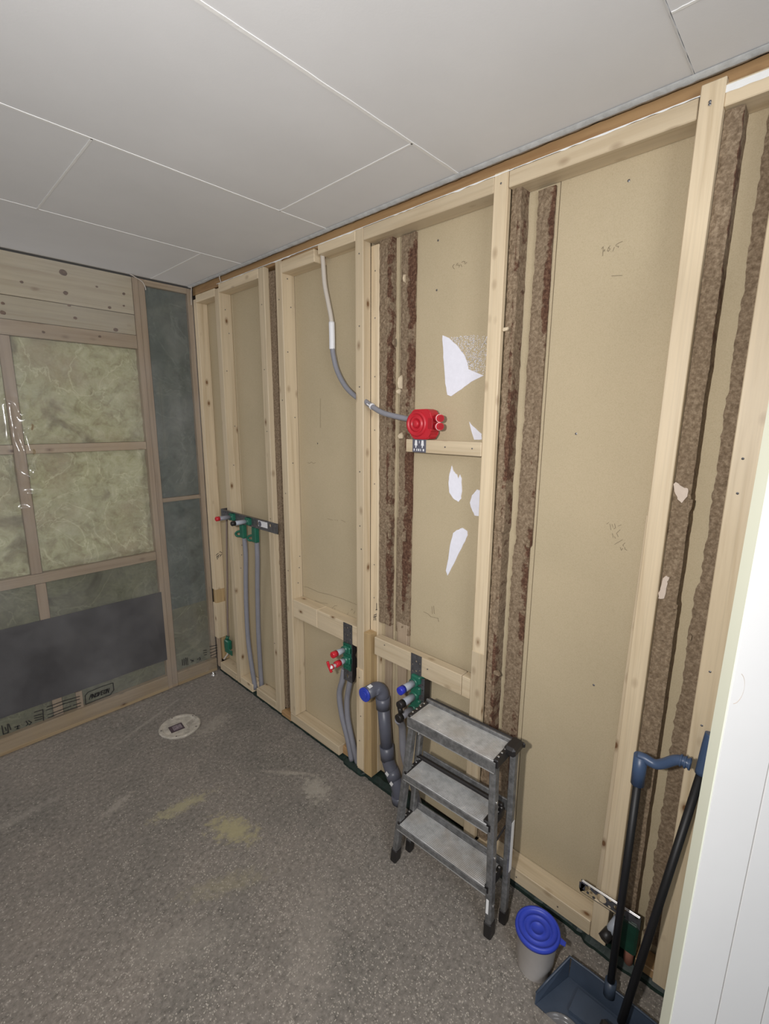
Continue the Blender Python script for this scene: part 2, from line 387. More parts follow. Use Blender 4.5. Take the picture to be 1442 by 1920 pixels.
# clear polythene vapour barrier
poly, nt, b = mat('clear_polythene')
nt.nodes.remove(b); out = nt.nodes['Material Output']
tr = N(nt, 'ShaderNodeBsdfTransparent'); tr.inputs[0].default_value = (0.93, 0.93, 0.93, 1)
df = N(nt, 'ShaderNodeBsdfDiffuse'); df.inputs[0].default_value = (0.78, 0.78, 0.80, 1)
gl = N(nt, 'ShaderNodeBsdfGlossy'); gl.inputs['Roughness'].default_value = 0.13; gl.inputs[0].default_value = (1, 1, 1, 1)
v = coords(nt); nh = noise_t(nt, v, 2.6, 5, 0.6)
hz = N(nt, 'ShaderNodeMapRange'); hz.inputs['From Min'].default_value = 0.35; hz.inputs['From Max'].default_value = 0.7
hz.inputs['To Min'].default_value = 0.02; hz.inputs['To Max'].default_value = 0.13; lk(nt, nh, hz.inputs['Value'])
m1 = N(nt, 'ShaderNodeMixShader'); lk(nt, hz.outputs[0], m1.inputs[0]); lk(nt, tr.outputs[0], m1.inputs[1]); lk(nt, df.outputs[0], m1.inputs[2])
fr = N(nt, 'ShaderNodeFresnel'); fr.inputs[0].default_value = 1.5
m2 = N(nt, 'ShaderNodeMixShader'); lk(nt, fr.outputs[0], m2.inputs[0]); lk(nt, m1.outputs[0], m2.inputs[1]); lk(nt, gl.outputs[0], m2.inputs[2])
lk(nt, m2.outputs[0], out.inputs['Surface'])

# ---- traced marks, metres on the wall (y,z) or (x,z)
PAINT = [[(-1.7502,1.957),(-1.7787,1.9443),(-1.8134,1.9168),(-1.8446,1.8831),(-1.8607,1.8534),(-1.8645,1.8342),(-1.9255,1.8093),(-1.8783,1.7906),(-1.8381,1.7682),(-1.7963,1.7449),(-1.7804,1.7504),(-1.7693,1.7908),(-1.7601,1.8658),(-1.755,1.9152)],[(-1.8762,1.6572),(-1.8916,1.6426),(-1.9276,1.6164),(-1.9298,1.5969),(-1.8999,1.5959),(-1.8867,1.6253)],[(-1.8099,1.499),(-1.817,1.4811),(-1.8333,1.4693),(-1.8402,1.4542),(-1.847,1.4704),(-1.8537,1.458),(-1.8578,1.4113),(-1.8548,1.3819),(-1.844,1.37),(-1.8213,1.3806),(-1.8031,1.4),(-1.7977,1.437),(-1.8015,1.4693)],[(-1.9206,1.4232),(-1.9412,1.4203),(-1.9432,1.3308),(-1.9166,1.3295),(-1.9004,1.3534),(-1.8933,1.3735),(-1.901,1.4004)],[(-1.8672,1.2767),(-1.8862,1.269),(-1.8901,1.2536),(-1.8732,1.2152),(-1.8471,1.1603),(-1.8261,1.1163),(-1.8076,1.0805),(-1.8001,1.0989),(-1.8083,1.1465),(-1.8158,1.2044),(-1.8269,1.2508),(-1.8424,1.2644)]]
SPECK = [[(-1.7786,1.9467),(-1.8877,1.9418),(-1.9433,1.9289),(-1.9338,1.8088),(-1.8645,1.8342)]]
BLOB = [[(-2.5265,1.508),(-2.5318,1.513),(-2.5483,1.5034),(-2.5603,1.498),(-2.5605,1.4802),(-2.5509,1.4633),(-2.5403,1.4711),(-2.5326,1.4883)],[(-2.5366,1.2688),(-2.5431,1.2655),(-2.5429,1.2485),(-2.5391,1.2083),(-2.5272,1.2026),(-2.5242,1.2191),(-2.5282,1.2325),(-2.5314,1.2603)]]
PENCIL = [[(-2.2761,2.1203),(-2.2805,2.1249),(-2.2812,2.1017)],[(-2.2816,2.1127),(-2.285,2.117),(-2.2855,2.1118)],[(-2.2982,2.1236),(-2.2948,2.1198),(-2.2922,2.1122),(-2.2956,2.1105),(-2.299,2.1153),(-2.2948,2.1198)],[(-2.3095,2.1175),(-2.3067,2.1077)],[(-2.3289,2.127),(-2.3203,2.1254),(-2.3124,2.1218)],[(-2.3126,2.1195),(-2.3202,2.1169),(-2.3196,2.1139)],[(-2.3093,2.0462),(-2.3367,2.0424)],[(-1.7912,2.1795),(-1.785,2.175),(-1.7873,2.1705),(-1.7929,2.1645)],[(-1.7998,2.1745),(-1.8037,2.1801),(-1.808,2.1793)],[(-1.804,2.1749),(-1.8135,2.1726),(-1.8106,2.1667)],[(-1.8175,2.1741),(-1.8231,2.1658)],[(-1.8214,2.1798),(-1.8275,2.1817),(-1.8337,2.1796),(-1.8339,2.1756)],[(-1.8331,2.1718),(-1.842,2.1755)],[(-2.3602,1.3693),(-2.3658,1.3746)],[(-2.3691,1.3707),(-2.3739,1.354)],[(-2.3751,1.3708),(-2.3788,1.3618)],[(-2.3817,1.3736),(-2.3852,1.362),(-2.3808,1.3578)],[(-2.3918,1.3683),(-2.4,1.373)],[(-2.3982,1.3589),(-2.3899,1.3471)],[(-2.3899,1.3462),(-2.3948,1.3375)],[(-2.3789,1.3443),(-2.3816,1.3325)],[(-2.3845,1.3365),(-2.3882,1.331)],[(-2.3875,1.3133),(-2.4073,1.331)],[(-2.4144,1.3228),(-2.4096,1.3158),(-2.4116,1.3118)],[(-2.4033,1.3076),(-2.4072,1.2996),(-2.4105,1.3063)],[(-2.4148,1.3107),(-2.4162,1.3048),(-2.4219,1.3025)],[(-1.6972,0.9013),(-1.7194,0.8987),(-1.7343,0.8909),(-1.7699,0.8957),(-1.774,0.8818)],[(-1.7386,0.935),(-1.7425,0.9056)],[(-1.747,0.9404),(-1.7517,0.9084)],[(-0.8999,0.8028),(-0.9339,0.8091),(-1.0243,0.8053),(-1.1107,0.8156),(-1.2087,0.8196),(-1.3071,0.8186)],[(-0.9941,0.753),(-1.0404,0.7541),(-1.096,0.7651)],[(-1.1645,0.7732),(-1.1497,0.7701),(-1.1294,0.7515),(-1.1273,0.7323)],[(-1.1494,0.7573),(-1.1472,0.7266)],[(-1.2392,0.7499),(-1.2456,0.763)],[(-1.2918,0.7834),(-1.2826,0.7674)],[(-1.2643,0.7775),(-1.2706,0.7882),(-1.2766,0.7834)],[(-1.0677,1.7557),(-1.0637,1.623)],[(-0.9608,1.4551),(-0.9732,1.4508),(-0.9901,1.4596),(-1.0063,1.453),(-1.0228,1.4592)],[(-1.103,1.1976),(-1.1226,1.1954),(-1.1419,1.1957)],[(-1.1573,1.2006),(-1.161,1.1961)],[(-1.1725,1.2029),(-1.1762,1.1958)],[(-1.2025,1.2049),(-1.2317,1.1994)]]
STAMP = [[(-0.0841,0.8059),(-0.1198,0.8168)],[(-0.0896,0.7948),(-0.125,0.8041)],[(-0.1,0.7953),(-0.0999,0.7779)],[(-0.1176,0.799),(-0.1193,0.7856)],[(-0.1406,0.8211),(-0.1544,0.824)],[(-0.1604,0.8184),(-0.1732,0.8143)],[(-0.1371,0.7929),(-0.1721,0.8055)],[(-0.1389,0.807),(-0.1449,0.8014)]]
STAMP4 = [[(-1.4426,0.8168),(-1.4596,0.8282)],[(-1.4412,0.8087),(-1.4596,0.8195)],[(-1.446,0.8102),(-1.444,0.7941)],[(-1.4528,0.8138),(-1.4549,0.7975)],[(-1.4595,0.8779),(-1.4596,0.8475)],[(-1.4548,0.8461),(-1.4629,0.8495)]]
LOGO = [[(-0.7647,0.1108),(-0.762,0.163),(-0.7465,0.1769),(-0.6804,0.1816),(-0.6291,0.1797),(-0.6211,0.1778),(-0.6218,0.1339),(-0.6423,0.1131),(-0.687,0.1137),(-0.7465,0.112),(-0.7647,0.1108)]]
LOGOTXT = [[(-0.7433,0.1316),(-0.6434,0.1303),(-0.6423,0.1564),(-0.7346,0.1536)]]
TXT = [[(-0.9354,0.1762),(-0.8614,0.1778),(-0.7867,0.1706)],[(-0.9388,0.1607),(-0.8916,0.1595),(-0.8632,0.1611),(-0.7884,0.1547)],[(-0.9371,0.1319),(-0.8678,0.1327),(-0.8322,0.1332)],[(-0.8219,0.1327),(-0.7855,0.131)],[(-0.9373,0.1147),(-0.8678,0.1173),(-0.7873,0.1139)],[(-0.9896,0.1728),(-0.9567,0.1715)],[(-0.9919,0.1527),(-0.9592,0.1493)],[(-0.9932,0.1406),(-0.9608,0.135)],[(-0.9916,0.1271),(-0.9621,0.1229)],[(-0.9535,0.1721),(-0.9572,0.1096)],[(-1.1224,0.1649),(-1.1217,0.1171),(-1.1026,0.1161),(-1.1004,0.1626)],[(-1.1114,0.1502),(-1.1089,0.1308)],[(-1.0958,0.1603),(-1.0917,0.1263)],[(-1.0749,0.1312),(-1.0552,0.1302)],[(-1.0697,0.1193),(-1.0583,0.118)],[(-1.063,0.1342),(-1.065,0.1169)],[(-1.0273,0.1413),(-1.0211,0.1219),(-1.03,0.1172)],[(-1.0175,0.1386),(-1.0072,0.1241),(-1.0167,0.115)],[(-0.2251,0.1685),(-0.2253,0.129)],[(-0.2137,0.1701),(-0.2143,0.1245)],[(-0.2022,0.1718),(-0.203,0.1231)],[(-0.1925,0.168),(-0.1933,0.1192)],[(-0.1726,0.1449),(-0.1535,0.1281)],[(-0.1681,0.1276),(-0.1557,0.1382)],[(-0.1298,0.1312),(-0.1207,0.1339)],[(-0.1143,0.1407),(-0.1093,0.1263),(-0.1157,0.1209)],[(-0.0848,0.1764),(-0.064,0.1717)],[(-0.0859,0.1611),(-0.065,0.1564)],[(-0.0811,0.1436),(-0.0661,0.141)],[(-0.0415,0.1886),(0.0108,0.1805)],[(-0.0399,0.1659),(0.0097,0.1633)],[(-0.0415,0.1427),(0.0084,0.1446)],[(-0.0397,0.123),(0.0071,0.1242)]]

# ================================================================ ROOM SHELL
H = 2.40
XL, YF = -2.35, -2.74                 # left wall, front wall line
floor = struct(box('floor', (XL, -5.2, -0.06), (0.20, 0.12, 0.0), conc, bev=0))
floor.location = (0, 0, 0)
for v_ in floor.data.vertices: v_.co += Vector(((XL+0.2)/2, (-5.2+0.12)/2, -0.03))

wall_left = struct(box('wall_left', (XL-0.08, -2.74, 0), (XL, 0.10, H+0.05), white_wall, bev=0))
# short return of the front wall beside the doorway; its dark colour stands in for the shadow slit
wall_front = struct(box('wall_front', (-0.02, -2.80, 0), (0.20, -2.722, H), darkwall, bev=0))

# ---------------------------------------------------------------- ceiling of boards with filled joints
ceiling = struct(box('ceiling', (XL, -4.0, H+0.012), (0.20, 0.12, H+0.06), cable_joint, bev=0))
def cboard(x0, x1, y0, y1):
    g = 0.002
    return box('ceiling_board', (x0+g, y0+g, H+0.0005), (x1-g, y1-g, H+0.0115), ceil_m, ceiling, 0.0006)
XE = -0.012
rows = [(-0.597, 0.0, [-0.225]), (-1.235, -0.597, [-0.84]), (-1.860, -1.235, [-0.24]), (-2.475, -1.860, [-1.60]), (-3.10, -2.475, [-0.236]), (-4.0, -3.10, [-1.2])]
for y0, y1, cuts in rows:
    xs = [XL]+cuts+[XE]
    for a, c in zip(xs, xs[1:]): cboard(a, c, y0, y1)
# white filler pressed into the joints
def wavy_strip(name, a, b, wdt, mat_, parent, z, n=60, thick=0.0015, amp=0.25, seed=0):
    a, b = Vector(a), Vector(b); d = (b-a); L = d.length; d.normalize(); s = Vector((-d.y, d.x, 0))
    bm = bmesh.new(); top = []; 
    for i in range(n+1):
        p = a+d*L*i/n
        k1 = wdt/2*(1+amp*noise.noise((i*0.7, seed, 0))); k2 = wdt/2*(1+amp*noise.noise((i*0.7, seed, 9)))
        top.append((p-s*k1, p+s*k2))
    for (p1, q1), (p2, q2) in zip(top, top[1:]):
        extrude_poly(bm, [Vector((p.x, p.y, z)) for p in (p1, p2, q2, q1)], (0, 0, thick))
    return bm_obj(name, bm, mat_, parent, -wroot(parent))
for i, (y, wd) in enumerate([(-0.597, 0.0055), (-1.235, 0.0075), (-1.860, 0.009), (-3.10, 0.006)]):
    wavy_strip('joint_filler', (XL, y, 0), (XE, y, 0), wd, caulk, ceiling, H-0.0008, 60, 0.002, 0.5, i)
wavy_strip('joint_filler', (-1.2, -2.475, 0), (XE, -2.475, 0), 0.003, cable_joint, ceiling, H-0.0006, 60, 0.002, 0.9, 11)
for i, (x, y0, y1) in enumerate([(-0.225, -0.597, -0.01), (-0.84, -1.235, -0.597), (-0.24, -1.860, -1.235), (-0.236, -2.74, -2.478)]):
    wavy_strip('joint_filler', (x, y0, 0), (x, y1, 0), 0.006, caulk, ceiling, H-0.0008, 30, 0.002, 0.5, i+5)
# bead of sealant along the ceiling edge above the stud wall, ragged
bm = bmesh.new()
n = 220; prev = None
for i in range(n+1):
    y = -0.01-2.73*i/n
    e = 0.010+0.006*noise.noise((y*9, 3, 0))+0.004*noise.noise((y*40, 1, 0))
    sec = [bm.verts.new(p) for p in ((XE-0.016, y, H-0.001), (XE-0.002, y, H-0.006-0.004*abs(noise.noise((y*25, 7, 0)))), (XE+e, y, H-0.004), (XE+e, y, H+0.008), (XE-0.016, y, H+0.003))]
    if prev:
        for k in range(4): bm.faces.new((prev[k], prev[k+1], sec[k+1], sec[k]))
    prev = sec
bm_obj('edge_sealant', bm, caulk_g, ceiling, -wroot(ceiling), smooth=True)

# ================================================================ RIGHT WALL: studs on particle board
wall_right = struct(box('wall_right', (0.092, -2.74, 0.0), (0.15, 0.10, H+0.01), darkwall, bev=0))
WR = wall_right
def rb(name, x0, x1, y0, y1, z0, z1, mat_, bev=0.002): return box(name, (x0, y0, z0), (x1, y1, z1), mat_, WR, bev)
# particle boards (joints at the old studs)
ys = [0.02, -0.33, -0.90, -1.545, -2.147, -2.735]
for i, (a, c) in enumerate(zip(ys, ys[1:])):
    rb('particle_board', 0.0700+0.0012*(i % 2), 0.088, c+0.0012, a-0.0012, 0.035, H-0.03, pboard, 0.0012)
# old beam seen in the gap under the ceiling
rb('top_beam', 0.018, 0.09, -2.73, 0.02, 2.362, H+0.008, gold[1], 0.002)
# torn paper and paint along the top edge of the plates
def slanted(name, x0, x1, top, bot, mat_, bev=0.0018):
    """upright timber: top/bot = (z, y0, y1)"""
    zc = (top[0]+bot[0])/2; yc = (top[1]+top[2]+bot[1]+bot[2])/4; xc = (x0+x1)/2
    bm = bmesh.new(); add_box(bm, (x0-xc, -0.5, -0.5), (x1-xc, 0.5, 0.5))
    for v_ in bm.verts:
        t, b_ = (top, bot)
        e = t if v_.co.z > 0 else b_
        v_.co.z = e[0]-zc; v_.co.y = (max(e[1:]) if v_.co.y > 0 else min(e[1:]))-yc
    bmesh.ops.bevel(bm, geom=bm.edges[:], offset=bev, segments=1, affect='EDGES')
    return bm_obj(name, bm, mat_, WR, Vector((xc, yc, zc))-wroot(WR))

slanted('stud', 0.007, 0.070, (2.335, -0.001, -0.045), (0.575, -0.001, -0.045), pine[2])          # corner stud
rb('blocking', 0.004, 0.070, -0.046, -0.001, 0.24, 0.485, pine[2])
rb('blocking', 0.012, 0.070, -0.044, -0.002, 0.485, 0.575, gold[2], 0.001)
rb('old_stud', 0.045, 0.070, -0.275, -0.19, 0.10, 2.31, gold[2])
rb('blocking', 0.030, 0.070, -0.050, -0.002, 0.081, 0.239, gold[2])
rb('packing_strip', 0.010, 0.028, -0.030, -0.002, 0.03, 0.239, pinkw)
slanted('stud', 0.0, 0.070, (2.345, -0.270, -0.315), (0.030, -0.275, -0.320), pine[2])
slanted('stud', 0.0, 0.030, (2.365, -0.700, -0.748), (0.030, -0.705, -0.752), pine[2])
slanted('stud', 0.0, 0.070, (2.365, -0.845, -0.893), (0.082, -0.843, -0.893), pine[2])
slanted('stud', 0.0, 0.042, (2.368, -1.377, -1.420), (0.040, -1.377, -1.421), pine[2])
slanted('stud', 0.042, 0.070, (2.312, -1.4205, -1.462), (0.040, -1.4205, -1.470), pine[2])
slanted('stud', 0.0, 0.020, (2.372, -1.974, -2.021), (0.10, -1.974, -2.022), pine[2])
slanted('stud', -0.004, 0.045, (2.385, -2.487, -2.534), (0.19, -2.472, -2.517), pine[2])
slanted('stud', 0.0, 0.070, (2.335, -2.640, -2.700), (0.045, -2.635, -2.700), pine[2])
slanted('packing_strip', 0.012, 0.045, (1.42, -2.474, -2.4795), (0.20, -2.455, -2.4720), pine[2], 0.001)
slanted('packing_strip', -0.006, 0.001, (0.56, -1.380, -1.4195), (0.055, -1.380, -1.4195), pine[2], 0.0008)
slanted('packing_strip', 0.0, 0.041, (0.745, -1.422, -1.4615), (0.040, -1.422, -1.4700), gold[2], 0.001)
# top plates between the studs
def tplate(y0, y1, z0=2.322, z1=2.366): rb('top_plate', 0.0, 0.069, y0, y1, z0, z1, pine[1])
tplate(-0.269, -0.048, 2.312, 2.352); tplate(-0.699, -0.3155); tplate(-1.128, -0.894, 2.308, 2.358); tplate(-1.3765, -1.152, 2.330, 2.368)
tplate(-1.9735, -1.421); tplate(-2.4845, -2.0225); tplate(-2.722, -2.533, 2.328, 2.372)
# bottom plates
def bplate(y0, y1, z0=0.030, z1=0.080, x0=0.0): rb('bottom_plate', x0, 0.069, y0, y1, z0, z1, pine[1])
bplate(-0.268, -0.060); bplate(-0.455, -0.321, 0.030, 0.080); bplate(-0.704, -0.500); rb('bottom_plate', 0.002, 0.069, -0.842, -0.754, 0.022, 0.048, gold[1])
bplate(-1.245, -0.844); rb('bottom_plate', 0.025, 0.069, -1.300, -1.246, 0.030, 0.075, gold[1]); bplate(-2.454, -2.030, 0.043, 0.098)
rb('blocking', 0.0, 0.05, -2.5025, -2.4555, 0.045, 0.190, pine[2])
rb('blocking', 0.006, 0.06, -2.70, -2.585, 0.045, 0.075, gold[1])
# dark sealing strip between plate and screed
bm = bmesh.new(); prev = None
for i in range(181):
    y = -0.02-2.69*i/180
    e = 0.004*noise.noise((y*18, 0, 5))+0.004*noise.noise((y*60, 2, 5)); h = 0.036+0.006*noise.noise((y*22, 4, 1))
    if -2.60 < y < -2.44 or -1.40 < y < -1.27: e -= 0.012; h *= 0.75
    sec = [bm.verts.new(p) for p in ((0.014+e, y, 0.0), (0.016+e, y, h*0.35), (0.036+e, y, h*0.8), (0.069, y, h*0.8), (0.069, y, 0.0))]
    if prev:
        for k in range(4): bm.faces.new((prev[k], prev[k+1], sec[k+1], sec[k]))
    prev = sec
bm_obj('sealing_strip', bm, dgreen, WR, -wroot(WR))
# noggings
def nog(x0, x1, y0, y1, z0, z1, yc=None):
    if yc is None: return rb('nogging', x0, x1, y0, y1, z0, z1, pine[1])
    rb('nogging', x0, x1, y0, yc-0.0012, z0, z1, pine[1]); rb('nogging', x0, x1, yc+0.0012, y1, z0, z1, pine[1])
nog(0.004, 0.069, -1.3765, -0.894, 0.655, 0.750, -1.090)
nog(0.0, 0.040, -1.9735, -1.487, 0.664, 0.745, -1.935)
nog(-0.002, 0.022, -1.9735, -1.650, 1.545, 1.592)
slanted('blocking', 0.0, 0.020, (0.86, -1.974, -2.021), (0.101, -1.974, -2.021), pine[2]).location.x -= 0.003
# lower cut piece of the clean old stud
slanted('old_stud', 0.056, 0.070, (0.83, -1.497, -1.535), (0.05, -1.499, -1.535), pinkw)
slanted('old_stud', 0.058, 0.070, (0.82, -1.565, -1.622), (0.05, -1.585, -1.612), pinkw)
rb('old_stud', 0.060, 0.070, -1.630, -1.560, 0.66, 0.82, pinkw)

# old studs still carrying brown residue: ragged cross section followed up the wall
def residue(name, xf, xb, top, bot, jag_l=0.002, jag_r=0.002, stain_side=0.5, stain=0.30, seed=0, rough=0.0025, steps=(), parent=WR):
    """top/bot=(z,y_far,y_near); y_far is the side towards the back wall"""
    dz = 0.010; n = int((top[0]-bot[0])/dz); M = 7
    bm = bmesh.new(); rows_ = []; st = []
    for i in range(n+1):
        t = i/n; z = bot[0]+(top[0]-bot[0])*t
        ya = bot[1]+(top[1]-bot[1])*t; yb = bot[2]+(top[2]-bot[2])*t
        for (zs, da, db) in steps:
            if z < zs: ya += da; yb += db
        ya += jag_l*(noise.noise((z*14, seed, 0))+0.9*noise.noise((z*55, seed, 3)))
        yb += jag_r*(noise.noise((z*12, seed, 6))+0.7*noise.noise((z*45, seed, 9)))
        row = [bm.verts.new((xb, ya, z))]; st.append(0.0)
        for k in range(M):
            u = k/(M-1); edge = 0.0012 if k in (0, M-1) else 0
            x = xf+edge+rough*noise.noise((z*30, u*3+seed*5, 2))+rough*0.7*noise.noise((z*90, u*9+seed, 4))
            row.append(bm.verts.new((x, ya+(yb-ya)*u, z)))
            s = 0.0
            if u >= stain_side: s = stain*(0.75+1.2*noise.noise((z*3.1, seed+20, u*1.5)))+0.10
            st.append(s)
        row.append(bm.verts.new((xb, yb, z))); st.append(stain*(0.8+0.8*noise.noise((z*4, seed+31, 0))))
        rows_.append(row)
    for a, c in zip(rows_, rows_[1:]):
        for k in range(len(a)-1):
            f = bm.faces.new((a[k], a[k+1], c[k+1], c[k]))
    bm.faces.new(rows_[0]); bm.faces.new(rows_[-1][::-1])
    o = bm_obj(name, bm, brown, parent, (0, 0, 0))
    c = Vector((xf, (top[1]+top[2])/2, (top[0]+bot[0])/2))
    for v_ in o.data.vertices: v_.co -= c
    o.location = c-wroot(parent)
    at_ = o.data.attributes.new('stain', 'FLOAT', 'POINT')
    for i, s in enumerate(st): at_.data[i].value = s
    return o
residue('old_stud', 0.045, 0.070, (2.322, -1.4635, -1.529), (0.795, -1.4715, -1.535), 0.001, 0.004, 0.66, 0.41, 1, 0.005)
residue('old_stud', 0.059, 0.070, (2.318, -1.560, -1.629), (0.775, -1.562, -1.632), 0.001, 0.0015, 0.48, 0.46, 2, 0.003, steps=((1.27, 0.006, 0.002),))
residue('old_stud', 0.0205, 0.069, (2.322, -2.0235, -2.055), (0.100, -2.0235, -2.064), 0.001, 0.003, 0.55, 0.40, 3, 0.004, steps=((1.30, 0.0, 0.004),))
residue('board_residue', 0.060, 0.070, (2.315, -2.087, -2.138), (0.10, -2.078, -2.140), 0.0045, 0.001, 0.62, 0.30, 4, 0.002, steps=((1.26, 0.006, 0.006),))
residue('old_stud', 0.015, 0.070, (2.325, -2.5345, -2.570), (0.10, -2.5175, -2.561), 0.0003, 0.0018, 0.95, 0.28, 5, 0.003, steps=((1.48, 0, -0.002), (1.19, 0, -0.003)))
residue('board_residue', 0.063, 0.070, (2.32, -2.606, -2.639), (0.10, -2.602, -2.634), 0.0055, 0.001, 0.6, 0.06, 6, 0.002, steps=((1.25, 0.008, 0), (0.9, 0.004, 0)))
residue('old_stud', 0.026, 0.069, (2.345, -0.7495, -0.798), (0.060, -0.7530, -0.778), 0.0005, 0.0020, 0.9, 0.10, 7, 0.002)
rb('torn_edge', 0.028, 0.0699, -0.842, -0.801, 0.06, 1.16, plain('torn_dark_wood', (0.075, 0.028, 0.018), 0.9, vary=0.4, sc=60), 0.001)

# little torn scraps hanging off the residue
def scrap(y, z, x, w_, h_, mat_, seed, out=0.012):
    rnd = random.Random(seed); bm = bmesh.new(); pts = []
    for k in range(8):
        a = 2*math.pi*k/8; r_ = 0.75+0.4*rnd.random()
        pts.append((-out*(0.3+0.7*abs(math.cos(a))), w_/2*math.cos(a)*r_, h_/2*math.sin(a)*r_))
    extrude_poly(bm, pts, (out*0.5, 0, 0))
    bm_obj('torn_scrap', bm, mat_, WR, Vector((x, y, z))-wroot(WR))
for s in [(-2.068, 0.80, 0.022, 0.030, 0.018, brown, 1), (-2.045, 1.30, 0.022, 0.030, 0.010, brown, 2), (-2.033, 1.935, 0.018, 0.022, 0.014, cream, 3), (-2.132, 1.27, 0.060, 0.014, 0.03, brown, 4),
          (-1.572, 1.800, 0.058, 0.020, 0.055, cream, 5), (-1.566, 1.770, 0.058, 0.020, 0.022, cream, 15), (-1.585, 2.17, 0.058, 0.008, 0.030, cream, 6), (-1.580, 1.60, 0.057, 0.028, 0.028, cream, 7),
          (-2.568, 1.46, 0.020, 0.014, 0.035, brown, 8), (-2.566, 1.19, 0.020, 0.014, 0.016, brown, 9), (-1.545, 1.95, 0.050, 0.014, 0.03, brown, 10), (-1.605, 1.20, 0.057, 0.02, 0.05, brown, 12),
          (-2.600, 1.10, 0.062, 0.012, 0.02, brown, 13), (-2.060, 0.52, 0.024, 0.02, 0.02, brown, 14), (-1.535, 1.20, 0.046, 0.014, 0.05, brown, 16)]:
    scrap(*s[:5], s[5], s[6])

# white filler patches, plaster blobs and pencil writing
def jag(P, k=0.0015, seed=0):
    out = []
    for (a, b_), (c, d) in zip(P, P[1:]+P[:1]):
        for t in (0, 0.33, 0.66):
            y, z = a+(c-a)*t, b_+(d-b_)*t
            out.append((y+k*noise.noise((y*200, z*200, seed)), z+k*noise.noise((y*200, z*200, seed+5))))
    return out
for i, P in enumerate(PAINT):
    bm = bmesh.new(); extrude_poly(bm, [(0.0690, y, z) for y, z in jag(P, 0.002, i)], (0.003, 0, 0)); bm_obj('filler_patch', bm, white_paint, WR, -wroot(WR))
for i, P in enumerate(BLOB):
    bm = bmesh.new(); extrude_poly(bm, [(0.0095, y, z) for y, z in jag(P, 0.003, i)], (0.006, 0, 0)); bm_obj('plaster_blob', bm, blobm, WR, -wroot(WR))
# overspray: dots of filler thinning out to the right of the big patch
rnd = random.Random(3); bm = bmesh.new(); Q = SPECK[0]
def inside(p, P):
    c = False
    for (x1, y1), (x2, y2) in zip(P, P[1:]+P[:1]):
        if (y1 > p[1]) != (y2 > p[1]) and p[0] < (x2-x1)*(p[1]-y1)/(y2-y1)+x1: c = not c
    return c
for _ in range(2600):
    y = rnd.uniform(-1.945, -1.778); z = rnd.uniform(1.79, 1.95)
    d = max(0, (-1.85-y))/0.1
    if not inside((y, z), Q) or rnd.random() < 0.15+0.35*d: continue
    r_ = rnd.uniform(0.0007, 0.0016)
    vs = [bm.verts.new((0.0693, y+r_*math.cos(k*1.2566+z*900), z+r_*math.sin(k*1.2566+z*900))) for k in range(5)]
    bm.faces.new(vs)
o = bm_obj('filler_overspray', bm, white_paint, WR, -wroot(WR)); o['kind'] = 'stuff'
bm = ribbon_mesh(PENCIL, lambda y, z: (0.0694, y, z), (-1, 0, 0), 0.0011, 0.0004)
bm_obj('pencil_writing', bm, pencil, WR, -wroot(WR))
bm = ribbon_mesh([[(-(0.012+(-y-0.08)*0.45), z) for y, z in L] for L in STAMP], lambda a, z: (-a+0.012, -0.0462, z), (0, -1, 0), 0.0035, 0.0003)
bm_obj('ink_stamp', bm, ink, WR, -wroot(WR))
bm = ribbon_mesh(STAMP4, lambda y, z: (0.0415 if y < -1.4205 else -0.0005, y, z), (-1, 0, 0), 0.003, 0.0004)
bm_obj('ink_stamp', bm, ink, WR, -wroot(WR))
# nail holes and screws, white flecks
bm = bmesh.new()
def disc(bm, c, nrm, r_):
    nrm = Vector(nrm); a = nrm.orthogonal().normalized(); b_ = nrm.cross(a)
    vs = [bm.verts.new(Vector(c)+(a*math.cos(k*0.7854)+b_*math.sin(k*0.7854))*r_) for k in range(8)]
    f = bm.faces.new(vs)
    vt = bm.verts.new(Vector(c)+nrm*r_*0.35)
    for k in range(8): bm.faces.new((vs[k], vs[(k+1) % 8], vt))
for (y, zz) in [(-1.40, (2.28, 2.02, 1.79, 1.45, 1.22, 0.52, 0.20)), (-1.408, (1.12, 0.33)), (-1.998, (2.34,)), (-2.508, (2.345, 2.34)), (-0.725, (2.2, 1.9, 1.6, 1.15, 0.45)), (-0.868, (2.2, 1.75, 1.3, 0.9)), (-2.66, (1.58, 1.50, 1.05, 0.9))]:
    for z in zz: disc(bm, (-0.0062 if y == -2.508 else -0.0012 if z > 0.56 else -0.0072, y, z), (-1, 0, 0), 0.0030)
for z in (2.22, 2.05, 1.83, 1.62, 1.40, 1.05, 0.9): disc(bm, (0.0405, -1.445, z), (-1, 0, 0), 0.0026)
for (x, z) in [(0.03, 2.24), (0.045, 2.12), (0.02, 1.92), (0.05, 1.62), (0.03, 1.40), (0.055, 0.92), (0.04, 0.78), (0.05, 0.86)]:
    disc(bm, (x, -0.3217, z), (0, -1, 0), 0.003); disc(bm, (x, -0.8945, z+0.05), (0, -1, 0), 0.003)
for (y, z) in [(-2.25, 1.625), (-1.04, 1.55), (-2.52, 1.0), (-2.37, 0.86), (-1.72, 2.27), (-1.72, 2.11), (-2.33, 2.27)]: disc(bm, (0.0692, y, z), (-1, 0, 0), 0.0035)
for (y, z) in [(-1.55, 0.73), (-1.78, 0.71), (-1.83, 1.57), (-1.94, 1.57), (-2.2, 0.07), (-2.35, 0.07)]: disc(bm, (-0.0035, y, z), (-1, 0, 0), 0.0028)
o = bm_obj('screw_heads', bm, steel, WR, -wroot(WR)); o['kind'] = 'stuff'
